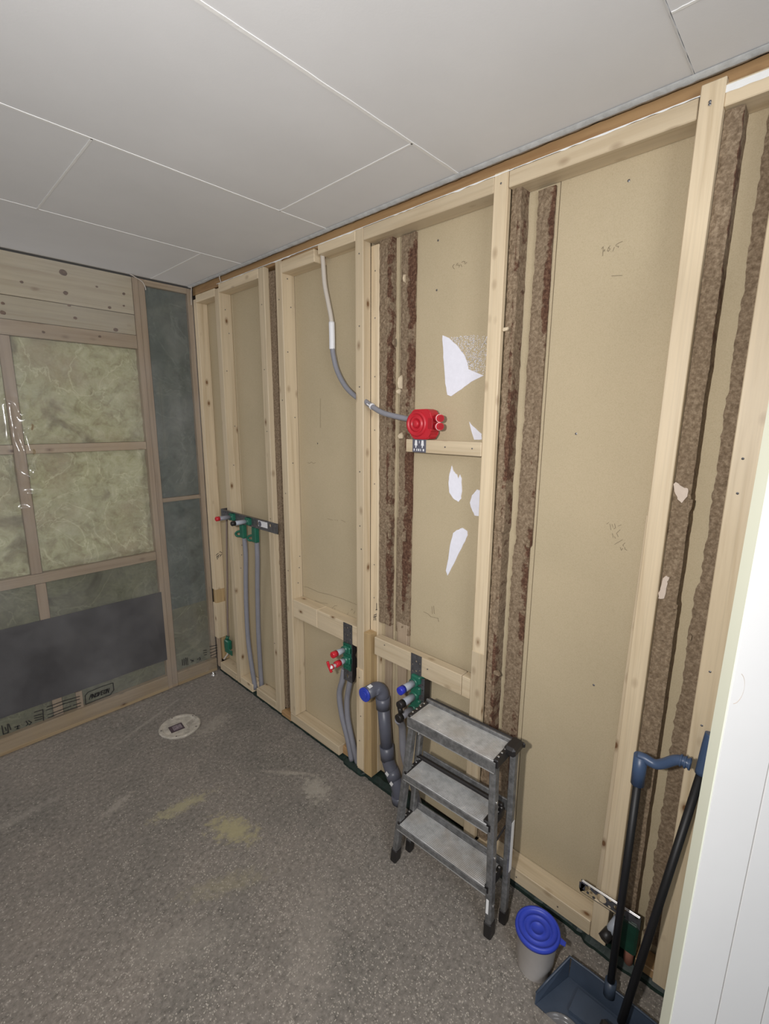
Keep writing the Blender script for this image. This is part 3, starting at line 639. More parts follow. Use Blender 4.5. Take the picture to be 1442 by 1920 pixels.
# white paint dragged along the top edge of the timber
bm = bmesh.new(); prev = None
for i in range(300):
    y = -0.30-2.42*i/299
    wdt = max(0.0004, 0.0010+0.006*noise.noise((y*5, 8, 0))+0.004*noise.noise((y*30, 8, 3))) if y > -2.5 else 0.013+0.004*noise.noise((y*30, 8, 3))
    sec = [bm.verts.new(p) for p in ((-0.0007, y, 2.366-wdt), (-0.0007, y, 2.3675), (0.010, y, 2.3685))]
    if prev:
        for k in range(2): bm.faces.new((prev[k], prev[k+1], sec[k+1], sec[k]))
    prev = sec
bm_obj('paint_smear', bm, caulk, WR, -wroot(WR))

# ================================================================ BACK WALL: timber frame and wool behind plastic
wall_back = struct(box('wall_back', (XL, 0.105, 0), (0.15, 0.16, H+0.01), darkwall, bev=0))
WB = wall_back
def bb(name, x0, x1, z0, z1, mat_, y0=0.0, y1=0.09, bev=0.0015): return box(name, (x0, y0, z0), (x1, y1, z1), mat_, WB, bev)
bb('lintel_board', XL, -0.3205, 2.205, 2.392, plyw, 0.002)
bb('lintel_board', XL, -0.3205, 2.100, 2.203, plyw, 0.004)
bb('lintel_board', XL, -0.3205, 2.030, 2.098, backw[0], 0.0)
rndk = random.Random(2)
for (x, z, r_) in [(-0.888, 2.34, 0.013), (-0.63, 2.345, 0.014), (-0.63, 2.255, 0.009), (-0.895, 2.215, 0.008), (-0.88, 2.165, 0.006), (-0.885, 2.125, 0.009), (-0.62, 2.20, 0.006), (-0.60, 2.145, 0.007), (-0.44, 2.22, 0.007), (-0.37, 2.24, 0.005),
                   (-0.42, 2.115, 0.009), (-0.80, 2.27, 0.006), (-0.49, 2.31, 0.005), (-0.365, 2.30, 0.006), (-1.15, 2.30, 0.012), (-1.3, 2.15, 0.009), (-1.6, 2.25, 0.012), (-0.74, 2.06, 0.006), (-0.50, 2.07, 0.006)]:
    bm = bmesh.new(); vs = []
    for k in range(12):
        q_ = r_*(0.85+0.3*rndk.random()); vs.append((q_*math.cos(k*math.pi/6)*1.25, 0, q_*math.sin(k*math.pi/6)))
    extrude_poly(bm, vs, (0, -0.0008, 0)); bm_obj('knot', bm, knotm, WB, Vector((x, (0.0022 if z > 2.204 else 0.0042 if z > 2.099 else 0.0002), z))-wroot(WB))
bb('stud', -0.3195, -0.291, 0.0, 2.392, backw[2], -0.004); bb('stud', -0.2895, -0.258, 0.0, 2.392, backw[2], -0.002)
bb('stud', -0.918, -0.873, 0.892, 2.028, backw[2]); bb('stud', -0.908, -0.865, 0.10, 0.838, backw[2])
bb('stud', -1.52, -1.475, 0.10, 2.028, backw[2]); bb('stud', -2.12, -2.075, 0.10, 2.028, backw[2])
for x0, x1 in ((-0.872, -0.3205), (-1.474, -0.919), (-2.074, -1.521)): bb('nogging', x0, x1, 1.489, 1.532, backw[0])
bb('nogging', -2.3, -0.3205, 0.840, 0.890, backw[0])
bb('nogging', -0.257, -0.026, 1.176, 1.199, backw[0]); bb('nogging', -0.257, -0.026, 2.362, 2.392, backw[0])
bb('stud', -0.025, 0.005, 0.10, 2.392, backw[2], 0.0)
bb('sill_plate', XL, -0.3200, 0.0, 0.092, gold[0], -0.006); bb('sill_plate', -0.2575, 0.004, 0.0, 0.088, gold[0], -0.006)
bb('blocking', -0.320, -0.292, 0.0925, 0.20, gold[2], 0.012)
bb('blocking', -0.80, -0.77, 0.0925, 0.19, backw[2], 0.004)

def batt(x0, x1, z0, z1, mat_, depth, amp, seed, res=0.011):
    nx = max(4, int((x1-x0)/res)); nz = max(4, int((z1-z0)/res)); bm = bmesh.new(); g = []
    for j in range(nz+1):
        r_ = []
        for i in range(nx+1):
            x = x0+(x1-x0)*i/nx; z = z0+(z1-z0)*j/nz
            p = (x*7, seed, z*9); f = noise.fractal(p, 1.0, 2.1, 5)
            rg = 1-abs(noise.noise((x*11+seed, 5, z*8+3*noise.noise((x*5, z*5, seed)))))*2
            y = depth-amp*(0.5*f+0.35*max(0, rg))
            e = min(i, nx-i, j, nz-j)
            if e < 3: y += amp*(3-e)*0.22
            r_.append(bm.verts.new((x, max(y, 0.0015), z)))
        g.append(r_)
    for a, c in zip(g, g[1:]):
        for k in range(nx): bm.faces.new((a[k], a[k+1], c[k+1], c[k]))
    o = bm_obj('insulation_batt', bm, mat_, WB, (0, 0, 0), smooth=True)
    c = Vector(((x0+x1)/2, depth, (z0+z1)/2))
    for v_ in o.data.vertices: v_.co -= c
    o.location = c-wroot(WB)
for i, (x0, x1) in enumerate(((-0.8725, -0.3200), (-1.4745, -0.9185), (-2.0745, -1.5205))):
    batt(x0, x1, 1.533, 2.029, wool_y, 0.020, 0.020, i*3+1); batt(x0, x1, 0.891, 1.488, wool_y, 0.020, 0.026, i*3+2)
for i, (x0, x1) in enumerate(((-0.8645, -0.3200), (-1.4745, -0.9085), (-2.0745, -1.5205))): batt(x0, x1, 0.60, 0.839, wool_g, 0.016, 0.010, i*3+20, 0.014)
batt(-0.8645, -0.3205, 0.093, 0.25, wool_g, 0.020, 0.008, 31, 0.014); batt(-1.4745, -0.9085, 0.093, 0.25, wool_g, 0.020, 0.008, 32, 0.014)
batt(-0.2570, -0.0260, 1.200, 2.361, wool_b, 0.018, 0.008, 41, 0.014); batt(-0.2570, -0.0260, 0.50, 1.175, wool_b, 0.018, 0.008, 42, 0.014)
batt(-0.2570, -0.0260, 0.089, 0.50, wool_g, 0.018, 0.008, 43, 0.014)
# dark grey damp-proof sheet, slightly wavy upper edge
bm = bmesh.new(); prev = None
for i in range(61):
    x = -0.312-1.98*i/60
    zt = 0.640+0.010*min(1, (-x-0.31)/0.7)+0.003*noise.noise((x*6, 0, 0)); zb = 0.200+0.004*noise.noise((x*5, 1, 0)); yy = -0.0048+0.0012*noise.noise((x*4, 2, 0))
    sec = [bm.verts.new(p) for p in ((x, yy, zb), (x, yy, zt), (x, yy+0.003, zt), (x, yy+0.003, zb))]
    if prev:
        for k in range(3): bm.faces.new((prev[k], prev[k+1], sec[k+1], sec[k]))
    prev = sec
bm_obj('damp_proof_sheet', bm, greyboard, WB, -wroot(WB))

# the polythene, stapled over the whole wall, with folds
FOLDS = [[(-0.911,1.711),(-0.912,1.619),(-0.912,1.559),(-0.903,1.503),(-0.913,1.431)],[(-0.925,1.743),(-0.891,1.726),(-0.881,1.682)],[(-0.87,1.671),(-0.853,1.682)],[(-0.895,1.611),(-0.856,1.607),(-0.848,1.622)],[(-0.876,1.589),(-0.867,1.536),(-0.861,1.493)],[(-0.915,1.427),(-0.904,1.404),(-0.863,1.371)],[(-0.902,1.388),(-0.896,1.36)],[(-0.92,1.23),(-0.879,1.229),(-0.779,1.236)],[(-0.89,1.301),(-0.83,1.291)],[(-0.892,1.29),(-0.878,1.24)],
  [(-0.243,1.85),(-0.238,1.6),(-0.242,1.45)],[(-0.05,2.05),(-0.042,1.7),(-0.035,1.3),(-0.03,0.6)],[(-0.70,1.62),(-0.66,1.58),(-0.58,1.52)],[(-0.42,1.62),(-0.36,1.55)]]
def seg_d(p, a, b_):
    ax, az = a; bx, bz = b_; dx, dz = bx-ax, bz-az; L2 = dx*dx+dz*dz
    t = max(0, min(1, ((p[0]-ax)*dx+(p[1]-az)*dz)/L2)); return math.hypot(p[0]-ax-t*dx, p[1]-az-t*dz)
fseg = []
for q, F in enumerate(FOLDS):
    for a, b_ in zip(F, F[1:]): fseg.append((a, b_, 0.0085 if q < 7 else 0.006 if q < 11 else 0.003, 0.022 if q < 7 else 0.018))
xs = []; x = -2.33
while x < 0.0055:
    xs.append(x); x += 0.004 if -0.96 < x < -0.76 else 0.014
xs.append(0.0055)
zs = []; z = 0.022
while z < 2.389:
    zs.append(z); z += 0.006 if 1.20 < z < 1.78 else 0.014
zs.append(2.390)
bm = bmesh.new(); g = []
for z in zs:
    r_ = []
    for x in xs:
        f = 0.0016*noise.noise((x*4, 1, z*3))+0.0005*noise.noise((x*14, 2, z*9))
        if x < -0.6 and z > 1.1: f += 0.0008*noise.noise((x*30, 4, z*22))
        hgt = 0
        for a, b_, hh, ww in fseg:
            if abs(x-a[0]) > 0.2 and abs(x-b_[0]) > 0.2: continue
            d = seg_d((x, z), a, b_)
            if d < ww*2: hgt = max(hgt, hh*math.exp(-(d/ww)**2*2))
        bul = math.exp(-((x+0.852)/0.052)**2)*math.exp(-((z-1.48)/0.26)**4)
        y = -0.0088+f-hgt-bul*(0.015+0.010*noise.noise((x*16, 9, z*11))+0.003*noise.noise((x*45, 9, z*30)))
        if z < 0.10: y = min(y, -0.0085)
        if z < 0.060: y = -0.0078-0.003*max(0, noise.noise((x*20, 3, z*30)))
        r_.append(bm.verts.new((x, y, z)))
    g.append(r_)
for a, c in zip(g, g[1:]):
    for k in range(len(xs)-1): bm.faces.new((a[k], a[k+1], c[k+1], c[k]))
bm_obj('plastic_sheet', bm, poly, WB, -wroot(WB), smooth=True)
# printing on the polythene
bm = ribbon_mesh(LOGO, lambda x, z: (x, -0.0118, z), (0, -1, 0), 0.0035, 0.0003)
# heavy slanted lettering in the lozenge, too small to read
x0, x1, z0, z1 = -0.742, -0.643, 0.1312, 0.1560
glyph = ['M', 'II', 'o', 'V', 'III', 'o', 'H']
for i in range(7):
    gx = x0+(x1-x0)*i/7; gw = (x1-x0)/7*0.84; sl = 0.006
    def gp(u, t): return (gx+gw*u+sl*(t-0.5), z0+(z1-z0)*t)
    L = {'M': [[(0, 0), (0.35, 1), (0.95, 1), (0.95, 0)], [(0.4, 0.55), (0.9, 0.55)]], 'II': [[(0.05, 0.1), (0.1, 0.9)], [(0.1, 0.9), (0.85, 0.1)], [(0.85, 0.1), (0.9, 0.9)]], 'o': [[(0.1, 0.1), (0.1, 0.9), (0.9, 0.9), (0.9, 0.1), (0.1, 0.1)]],
         'V': [[(0.1, 0.95), (0.15, 0.1), (0.9, 0.95)]], 'III': [[(0.1, 0.05), (0.1, 0.95), (0.9, 0.95)], [(0.15, 0.5), (0.75, 0.5)], [(0.1, 0.05), (0.85, 0.05)]], 'H': [[(0.1, 0), (0.1, 1)], [(0.1, 1), (0.9, 0.0)], [(0.9, 0), (0.9, 1)]]}[glyph[i]]
    b2 = ribbon_mesh([[gp(*p) for p in l] for l in L], lambda x, z: (x, -0.0118, z), (0, -1, 0), 0.0042, 0.0003)
    me = bpy.data.meshes.new('tmp'); b2.to_mesh(me); b2.free(); bm.from_mesh(me); bpy.data.meshes.remove(me)
# lines of small print: broken dashes
rnd = random.Random(5); small = []
for L in TXT:
    for (a, b_), (c, d) in zip(L, L[1:]):
        ln = math.hypot(c-a, d-b_)
        if ln < 0.05: small.append([(a, b_), (c, d)]); continue
        t = 0.0
        while t < ln:
            s = rnd.uniform(0.008, 0.022); e = min(ln, t+s)
            small.append([(a+(c-a)*t/ln, b_+(d-b_)*t/ln), (a+(c-a)*e/ln, b_+(d-b_)*e/ln)]); t = e+0.003
b2 = ribbon_mesh(small, lambda x, z: (x, -0.0118, z), (0, -1, 0), 0.0040, 0.0003)
me = bpy.data.meshes.new('tmp'); b2.to_mesh(me); b2.free(); bm.from_mesh(me); bpy.data.meshes.remove(me)
bm_obj('sheet_print', bm, ink, WB, -wroot(WB))

# ================================================================ DOOR (open, beside the camera)
E0 = Vector((-0.350, -2.709, 0)); th = math.radians(42)
nd = Vector((-math.cos(th), -math.sin(th), 0)); td = Vector((math.sin(th), -math.cos(th), 0))
door = bpy.data.objects.new('door_1', None); COL.objects.link(door); door.location = E0; struct(door)
door.location.y += 0.0122; door.rotation_euler.x = math.radians(0.7)
Mz = Matrix((nd, td, Vector((0, 0, 1)))).transposed().to_4x4()    # local x = towards the viewer, y = along the leaf
def dpart(name, p0, p1, mat_, bev=0.0015):
    bm = bmesh.new(); add_box(bm, p0, p1, bev); bmesh.ops.transform(bm, matrix=Mz, verts=bm.verts)
    return bm_obj(name, bm, mat_, door)
dpart('leaf_core', (0.002, 0.003, 0.012), (0.022, 0.745, 2.05), dooredge_m)
dpart('edge_lipping', (0.0, 0.0, 0.01), (0.028, 0.0028, 2.052), dooredge_m, 0.0006)
for i in range(8):
    a = 0.003+i*0.093
    dpart('plank', (0.0222, a+(0.0008 if i else 0), 0.012), (0.028, a+0.0918, 2.05), door_m, 0.0010)
bm = bmesh.new(); lst = []
for k in range(33):
    a = math.radians(70-160*k/32); lst.append((0.0284, 0.010+0.014*math.cos(a), 1.20+0.030*math.sin(a)))
for p, q in zip(lst, lst[1:]):
    extrude_poly(bm, [Vector(p)+Vector((0, 0, -0.0006)), Vector(q)+Vector((0, 0, -0.0006)), Vector(q)+Vector((0, 0, 0.0006)), Vector(p)+Vector((0, 0, 0.0006))], (0.0003, 0, 0))
bmesh.ops.transform(bm, matrix=Mz, verts=bm.verts); bm_obj('ring_stain', bm, blobm, door)

# ================================================================ THINGS
# --- red junction box on its nogging
jb = thing('junction_box', 'red round-fronted plastic junction box mounted on a short wooden rail', 'junction box', (0.045, -1.735, 1.64))
O = Vector((0.045, -1.735, 1.64))
P = [(-1.672, 1.665), (-1.6775, 1.686), (-1.6899, 1.699), (-1.7518, 1.7), (-1.7663, 1.692), (-1.7738, 1.672), (-1.7738, 1.628), (-1.7656, 1.615), (-1.7635, 1.597), (-1.7518, 1.5935), (-1.6913, 1.5935), (-1.683, 1.606), (-1.672, 1.628)]
bm = bmesh.new(); extrude_poly(bm, [Vector((-0.012, y, z))-O for y, z in P], (0.050, 0, 0))
bmesh.ops.bevel(bm, geom=bm.edges[:], offset=0.004, segments=3, affect='EDGES')
bm_obj('housing', bm, red, jb)
lid = lathe('lid', [(0, 0.0), (0.018, 0.0), (0.019, -0.003), (0.027, -0.003), (0.028, 0.001), (0.034, 0.001), (0.036, -0.003), (0.043, -0.003), (0.046, 0.004), (0.046, 0.012)], red, jb, (-0.016, -1.7085, 1.648), 40)
lid.rotation_euler = (0, math.radians(90), 0)
knob = lathe('screw_plug', [(0, -0.007), (0.011, -0.007), (0.013, -0.005), (0.014, 0.002)], red, lid, (0, 0, 0), 24); knob.location = (0, 0, 0)
box('label_plate', (-0.0135, -1.780, 1.632), (-0.0115, -1.760, 1.668), redd, jb, 0.001)
for z in (1.668, 1.640):
    t = tube('conduit_socket', [(0.016, -1.768, z), (-0.008, -1.812, z)], 0.0125, red, jb, 20)
    tube('white_rim', [(-0.0016, -1.8002, z), (-0.0036, -1.8036, z)], 0.0138, pinkish, jb, 20)
    tube('socket_mouth', [(-0.0080, -1.8120, z), (-0.0086, -1.8131, z)], 0.0100, redd, jb, 20)
# pictogram plate under the box: its own thing
lp = thing('instruction_plate', 'small dark grey plate with white pictograms clipped to the rail under the red box', 'plate', (-0.004, -1.716, 1.568))
box('plate', (-0.0045, -1.746, 1.546), (-0.0024, -1.684, 1.5935), plain('dark_grey_plate', (0.10, 0.10, 0.13), 0.5), lp, 0.0006)
bm = bmesh.new()
def flat(pts): extrude_poly(bm, [Vector((-0.0052, y, z))-Vector((-0.004, -1.716, 1.568)) for y, z in pts], (0.0008, 0, 0))
for yc in (-1.701, -1.731):
    flat([(yc+0.004, 1.590), (yc-0.004, 1.590), (yc-0.0065, 1.570), (yc-0.003, 1.572), (yc-0.001, 1.562), (yc+0.002, 1.562), (yc+0.003, 1.572), (yc+0.0065, 1.570)])
flat([(-1.7155, 1.588), (-1.7175, 1.588), (-1.7175, 1.579), (-1.7155, 1.579)])
for y, w_ in ((-1.693, .002), (-1.705, .0015), (-1.714, .0025), (-1.723, .0015), (-1.736, .003)): flat([(y+w_, 1.559), (y-w_, 1.559), (y-w_, 1.551), (y+w_, 1.551)])
bm_obj('pictograms', bm, white_pl, lp)

# --- conduit from ceiling through the stud to the box
cd_ = thing('cable_conduit', 'bent cable conduit from the ceiling through the stud to the red box', 'conduit', (0.03, -1.145, 2.39))
upper = [(0.030, -1.141, 2.392), (0.030, -1.150, 2.30), (0.030, -1.158, 2.22), (0.030, -1.180, 2.14), (0.030, -1.198, 2.07), (0.030, -1.200, 1.99)]
tube('upper_tube', upper, 0.0095, beige_pipe, cd_, 14)
tube('white_sleeve', [(0.030, -1.199, 2.065), (0.030, -1.2005, 2.00), (0.030, -1.200, 1.955)], 0.0125, white_pl, cd_, 16)
tube('lower_tube', [(0.030, -1.200, 1.975), (0.030, -1.207, 1.93), (0.029, -1.232, 1.865), (0.026, -1.285, 1.800), (0.021, -1.350, 1.757), (0.018, -1.405, 1.738), (0.012, -1.460, 1.712), (0.010, -1.52, 1.688), (0.012, -1.60, 1.672), (0.014, -1.672, 1.662)], 0.0105, grey_pipe, cd_, 14)
tube('cable_tie', [(0.0132, -1.452, 1.7163), (0.0118, -1.461, 1.7115)], 0.0125, white_pl, cd_, 14)
tube('tie_tail', [(0.001, -1.453, 1.716), (-0.006, -1.446, 1.724)], 0.0022, white_pl, cd_, 8)

# --- little cords hanging at the corner
for lab, pts in (('short pale cord curling from the ceiling at the double stud of the plastic wall', [(-0.335, -0.022, 2.398), (-0.31, -0.024, 2.388), (-0.275, -0.022, 2.372), (-0.262, -0.02, 2.350), (-0.259, -0.018, 2.335)]),
                 ('short pale cord end hanging straight from the ceiling edge between first two studs', [(-0.014, -0.362, 2.394), (-0.016, -0.365, 2.380), (-0.012, -0.370, 2.360)]),
                 ('thin pale cord hanging in the very corner where both walls meet', [(-0.016, -0.040, 2.396), (-0.016, -0.036, 2.370), (-0.014, -0.026, 2.340), (-0.014, -0.022, 2.300)])):
    o = tube('cord', pts, 0.0022, beige_pipe, None, 8); o['label'] = lab; o['category'] = 'cord'; o['group'] = 'loose cords under the ceiling'

# ---------------------------------------------------------------- perforated plate maker
def perforated(name, origin, U, V, W, lu, lv, th_, holes, mat_, parent):
    """plate lu x lv (along U,V), holes = (u,v,r); real openings, W = outward normal"""
    U, V, W = Vector(U), Vector(V), Vector(W)
    cu = bpy.data.curves.new(name, 'CURVE'); cu.dimensions = '2D'; cu.fill_mode = 'BOTH'; cu.extrude = th_/2
    def spl(pts):
        s = cu.splines.new('POLY'); s.points.add(len(pts)-1)
        for i, (a, b_) in enumerate(pts): s.points[i].co = (a, b_, 0, 1)
        s.use_cyclic_u = True
    spl([(0, 0), (lu, 0), (lu, lv), (0, lv)])
    for h in holes:
        if len(h) == 3: spl([(h[0]+h[2]*math.cos(k*math.pi/5), h[1]+h[2]*math.sin(k*math.pi/5)) for k in range(10)])
        else: spl([(h[0]-h[2], h[1]-h[3]), (h[0]+h[2], h[1]-h[3]), (h[0]+h[2], h[1]+h[3]), (h[0]-h[2], h[1]+h[3])])
    ob = bpy.data.objects.new(name, cu); COL.objects.link(ob)
    dg = bpy.context.evaluated_depsgraph_get(); me = bpy.data.meshes.new_from_object(ob.evaluated_get(dg))
    bpy.data.objects.remove(ob); me.name = name
    M = Matrix((U, V, W)).transposed().to_4x4(); me.transform(M); me.materials.clear()
    return link(name, me, mat_, parent, Vector(origin)-wroot(parent))
def stub(parent, y, z, x0, x1, r_, pipe_mat, cap_mat, capr=None, capl=0.022, body=True):
    """pipe end sticking out into the room (towards -x) with a coloured cap"""
    if body:
        tube('elbow_body', [(0.014, y, z), (x0-0.002, y, z)], r_*1.30, green, parent, 18)
    tube('pipe_end', [(x0, y, z), (x1+capl*0.7, y, z)], r_, pipe_mat, parent, 18)
    capr = capr or r_*1.08
    c = tube('cap', [(x1+capl, y, z), (x1+0.003, y, z), (x1, y, z)], capr, cap_mat, parent, 12, smooth_path=False, radii=[capr, capr, capr*0.78])
    return c
# --- shower bracket between first studs
f1 = thing('pipe_bracket', 'perforated steel pipe bracket spanning the first two studs, with red and black capped outlets', 'pipe bracket', (-0.004, -0.52, 1.10))
hs = [(0.02+0.012*i, 0.012+0.030*(i % 2), 0.0032) for i in range(38) if not 0.24 < 0.02+0.012*i < 0.32] + [(0.41, 0.029, 0.014), (0.475, 0.029, 0.013, 0.011), (0.52, 0.036, 0.009)]
perforated('perforated_strip', (-0.004, -0.205, 1.078), (0, -1, 0), (0, 0, 1), (-1, 0, 0), 0.590, 0.056, 0.002, hs, steel, f1)
box('strip_flange', (-0.020, -0.70, 1.134), (-0.003, -0.255, 1.1355), steel, f1, 0.0004)
box('strip_end', (-0.003, -0.206, 1.078), (0.055, -0.204, 1.134), steel, f1, 0.0004)
box('white_label', (-0.0056, -0.700, 1.094), (-0.0048, -0.612, 1.126), white_pl, f1, 0.0001)
tube('label_hole', [(-0.0062, -0.628, 1.108), (-0.0052, -0.628, 1.108)], 0.015, darkpipe, f1, 20)
for y, z, pm, cm in ((-0.350, 1.108, grey_pipe, redt), (-0.522, 1.108, sleeve_g, black)):
    stub(f1, y, z, -0.028, -0.114, 0.0125, pm, cm)
    box('elbow_block', (-0.024, y-0.022, z-0.022), (0.014, y+0.022, z+0.020), green, f1, 0.005)
for i, (y, zt) in enumerate(((-0.415, 1.082), (-0.545, 1.080))):
    bm = bmesh.new(); add_box(bm, (-0.013, -0.021, -0.048), (0.014, 0.019, 0.040), 0.004)
    bm_obj('pipe_socket', bm, green, f1, Vector((0.014, y, zt-0.045))-wroot(f1))
    tube('retaining_clip', [(0.012, y+0.020, zt-0.055), (0.000, y+0.040, zt-0.062), (-0.004, y+0.052, zt-0.075), (0.002, y+0.046, zt-0.088), (0.010, y+0.022, zt-0.085)], 0.0065, green, f1, 8)
g1 = 'grey conduits dropping from the shower bracket'
for lab, pts in (('grey water conduit nearer the corner, bowing and crossing to the floor notch', [(0.022, -0.412, 1.00), (0.026, -0.410, 0.88), (0.026, -0.394, 0.70), (0.024, -0.390, 0.56), (0.020, -0.398, 0.36), (0.018, -0.425, 0.20), (0.020, -0.455, 0.045)]),
                 ('straighter grey water conduit on the right below the green shower fitting', [(0.022, -0.545, 1.00), (0.026, -0.536, 0.88), (0.036, -0.505, 0.70), (0.046, -0.476, 0.44), (0.054, -0.464, 0.20), (0.054, -0.470, 0.045)])):
    o = tube('water_conduit', pts, 0.0135, grey_pipe, None, 14); o['label'] = lab; o['category'] = 'conduit'; o['group'] = g1

# --- basin bracket with red caps
f2 = thing('pipe_bracket', 'upright perforated pipe bracket with two red caps on the left low rail', 'pipe bracket', (-0.004, -1.32, 0.60))
hs = [(0.010+0.036*(i % 2), 0.012+0.0155*i, 0.003) for i in range(18)] + [(0.028, 0.05+0.036*i, 0.0035) for i in range(7)] + [(0.028, 0.025, 0.010)]
perforated('perforated_strip', (0.000, -1.288, 0.465), (0, -1, 0), (0, 0, 1), (-1, 0, 0), 0.058, 0.286, 0.002, hs, steel, f2)
bm = bmesh.new(); extrude_poly(bm, [(0.001, 0, -0.13), (0.001, 0, 0.06), (0.020, 0, 0.055), (0.030, 0, 0.02), (0.018, 0, 0.0), (0.034, 0, -0.03), (0.030, 0, -0.09), (0.012, 0, -0.13)], (0, 0.002, 0)); bm_obj('bracket_side', bm, black, f2, Vector((0.0, -1.3475, 0.60))-wroot(f2))
for y, z in ((-1.312, 0.628), (-1.314, 0.576)):
    stub(f2, y, z, -0.022, -0.092 if z > 0.6 else -0.074, 0.0135, sleeve_g, redt, 0.0150, 0.028)
for z in (0.628, 0.578):
    box('elbow_block', (-0.016, -1.344, z-0.018), (0.014, -1.298, z+0.016), green, f2, 0.005)
perforated('green_lattice', (-0.006, -1.294, 0.528), (0, -1, 0), (0, 0, 1), (-1, 0, 0), 0.050, 0.128, 0.005, [(0.009+0.016*(i % 3), 0.010+0.018*(i//3), 0.0045) for i in range(21)], green, f2)
tube('red_handle', [(-0.112, -1.306, 0.604), (-0.110, -1.312, 0.584), (-0.104, -1.322, 0.556)], 0.0065, redt, f2, 10, radii=None)
tube('handle_stem', [(-0.072, -1.314, 0.574), (-0.110, -1.314, 0.574)], 0.0085, white_pl, f2, 12)
tube('tie_ring', [(-0.090, -1.314, 0.574), (-0.096, -1.314, 0.574)], 0.0125, redt, f2, 12)
g2 = 'grey conduits under the red-capped bracket'
for lab, pts in (('front grey conduit bowing left below the red-capped bracket', [(0.016, -1.272, 0.505), (0.012, -1.262, 0.44), (0.012, -1.240, 0.36), (0.016, -1.252, 0.25), (0.024, -1.285, 0.13), (0.032, -1.303, 0.02)]),
                 ('rear grey conduit running beside the stud below the red-capped bracket', [(0.020, -1.318, 0.490), (0.018, -1.303, 0.42), (0.018, -1.288, 0.34), (0.020, -1.292, 0.24), (0.028, -1.318, 0.12), (0.038, -1.339, 0.02)])):
    o = tube('water_conduit', pts, 0.0135, grey_pipe, None, 14); o['label'] = lab; o['category'] = 'conduit'; o['group'] = g2

# --- bracket with blue and black caps behind the ladder
f3 = thing('pipe_bracket', 'upright perforated pipe bracket with one blue and two black caps behind the ladder top', 'pipe bracket', (-0.004, -1.73, 0.62))
hs = [(0.008+0.037*(i % 2), 0.012+0.0145*i, 0.0028) for i in range(20)] + [(0.027, 0.04+0.042*i, 0.0038) for i in range(7)]
perforated('perforated_strip', (-0.0035, -1.697, 0.430), (0, -1, 0), (0, 0, 1), (-1, 0, 0), 0.053, 0.320, 0.002, hs, steel, f3)
box('bracket_side', (-0.002, -1.768, 0.470), (0.034, -1.7655, 0.655), black, f3, 0.0004)
perforated('side_strip', (-0.0035, -1.751, 0.470), (0, -1, 0), (0, 0, 1), (-1, 0, 0), 0.016, 0.190, 0.002, [(0.008, 0.02+0.024*i, 0.003) for i in range(7)], steel, f3)
stub(f3, -1.722, 0.633, -0.020, -0.102, 0.0145, sleeve_g, bluecap, 0.0165, 0.026)
stub(f3, -1.724, 0.575, -0.020, -0.106, 0.0145, sleeve_g, black, 0.0165, 0.026)
stub(f3, -1.712, 0.508, -0.012, -0.098, 0.0145, grey_pipe, black, 0.0175, 0.020)
for z in (0.650, 0.603, 0.548):
    box('elbow_block', (-0.017, -1.752, z-0.018), (0.020, -1.706, z+0.016), green, f3, 0.005)
tube('cap_lug', [(-0.100, -1.724, 0.566), (-0.098, -1.728, 0.545)], 0.010, black, f3, 10)
o = thing('water_conduit', 'pale grey conduit curving down behind the ladder from the lowest black cap', 'conduit', (0.0, -1.69, 0.4))
tube('conduit_tube', [(-0.080, -1.700, 0.490), (-0.045, -1.690, 0.44), (-0.030, -1.682, 0.38), (-0.020, -1.680, 0.30), (-0.005, -1.690, 0.22), (0.008, -1.720, 0.13), (0.020, -1.745, 0.02)], 0.0150, grey_pipe, o, 14)

# --- small fitting in the far corner
f4 = thing('pipe_fitting', 'small green pipe fitting low in the far corner recess', 'pipe fitting', (0.045, -0.10, 0.21))
bm = bmesh.new(); add_box(bm, (-0.014, -0.030, -0.030), (0.016, 0.026, 0.034), 0.006); bm_obj('fitting_body', bm, green, f4, Vector((0.040, -0.100, 0.205))-wroot(f4))
box('fitting_flange', (0.030, -0.165, 0.150), (0.036, -0.075, 0.185), green, f4, 0.002)
tube('fitting_neck', [(0.040, -0.088, 0.235), (0.044, -0.100, 0.262)], 0.011, green, f4, 12)
tube('hose_tail', [(0.038, -0.100, 0.180), (0.036, -0.098, 0.140), (0.030, -0.078, 0.112), (0.026, -0.066, 0.095)], 0.0055, beige_pipe, f4, 10)
o = tube('thin_conduit', [(0.052, -0.165, 1.09), (0.052, -0.145, 0.90), (0.052, -0.120, 0.62), (0.050, -0.100, 0.40), (0.046, -0.100, 0.26)], 0.0055, plain('brown_grey_pipe', (0.22, 0.17, 0.15), 0.5), None, 10)
o['label'] = 'thin brown-grey pipe running down the narrow corner recess to the green fitting'; o['category'] = 'conduit'
o = lathe('floor_bolt', [(0, 0.022), (0.006, 0.022), (0.008, 0.018), (0.008, 0.006), (0.014, 0.005), (0.015, 0)], steel_l, None, (-0.045, -0.045, 0.0), 10)
o['label'] = 'shiny bolt on the floor in the far corner'; o['category'] = 'bolt'

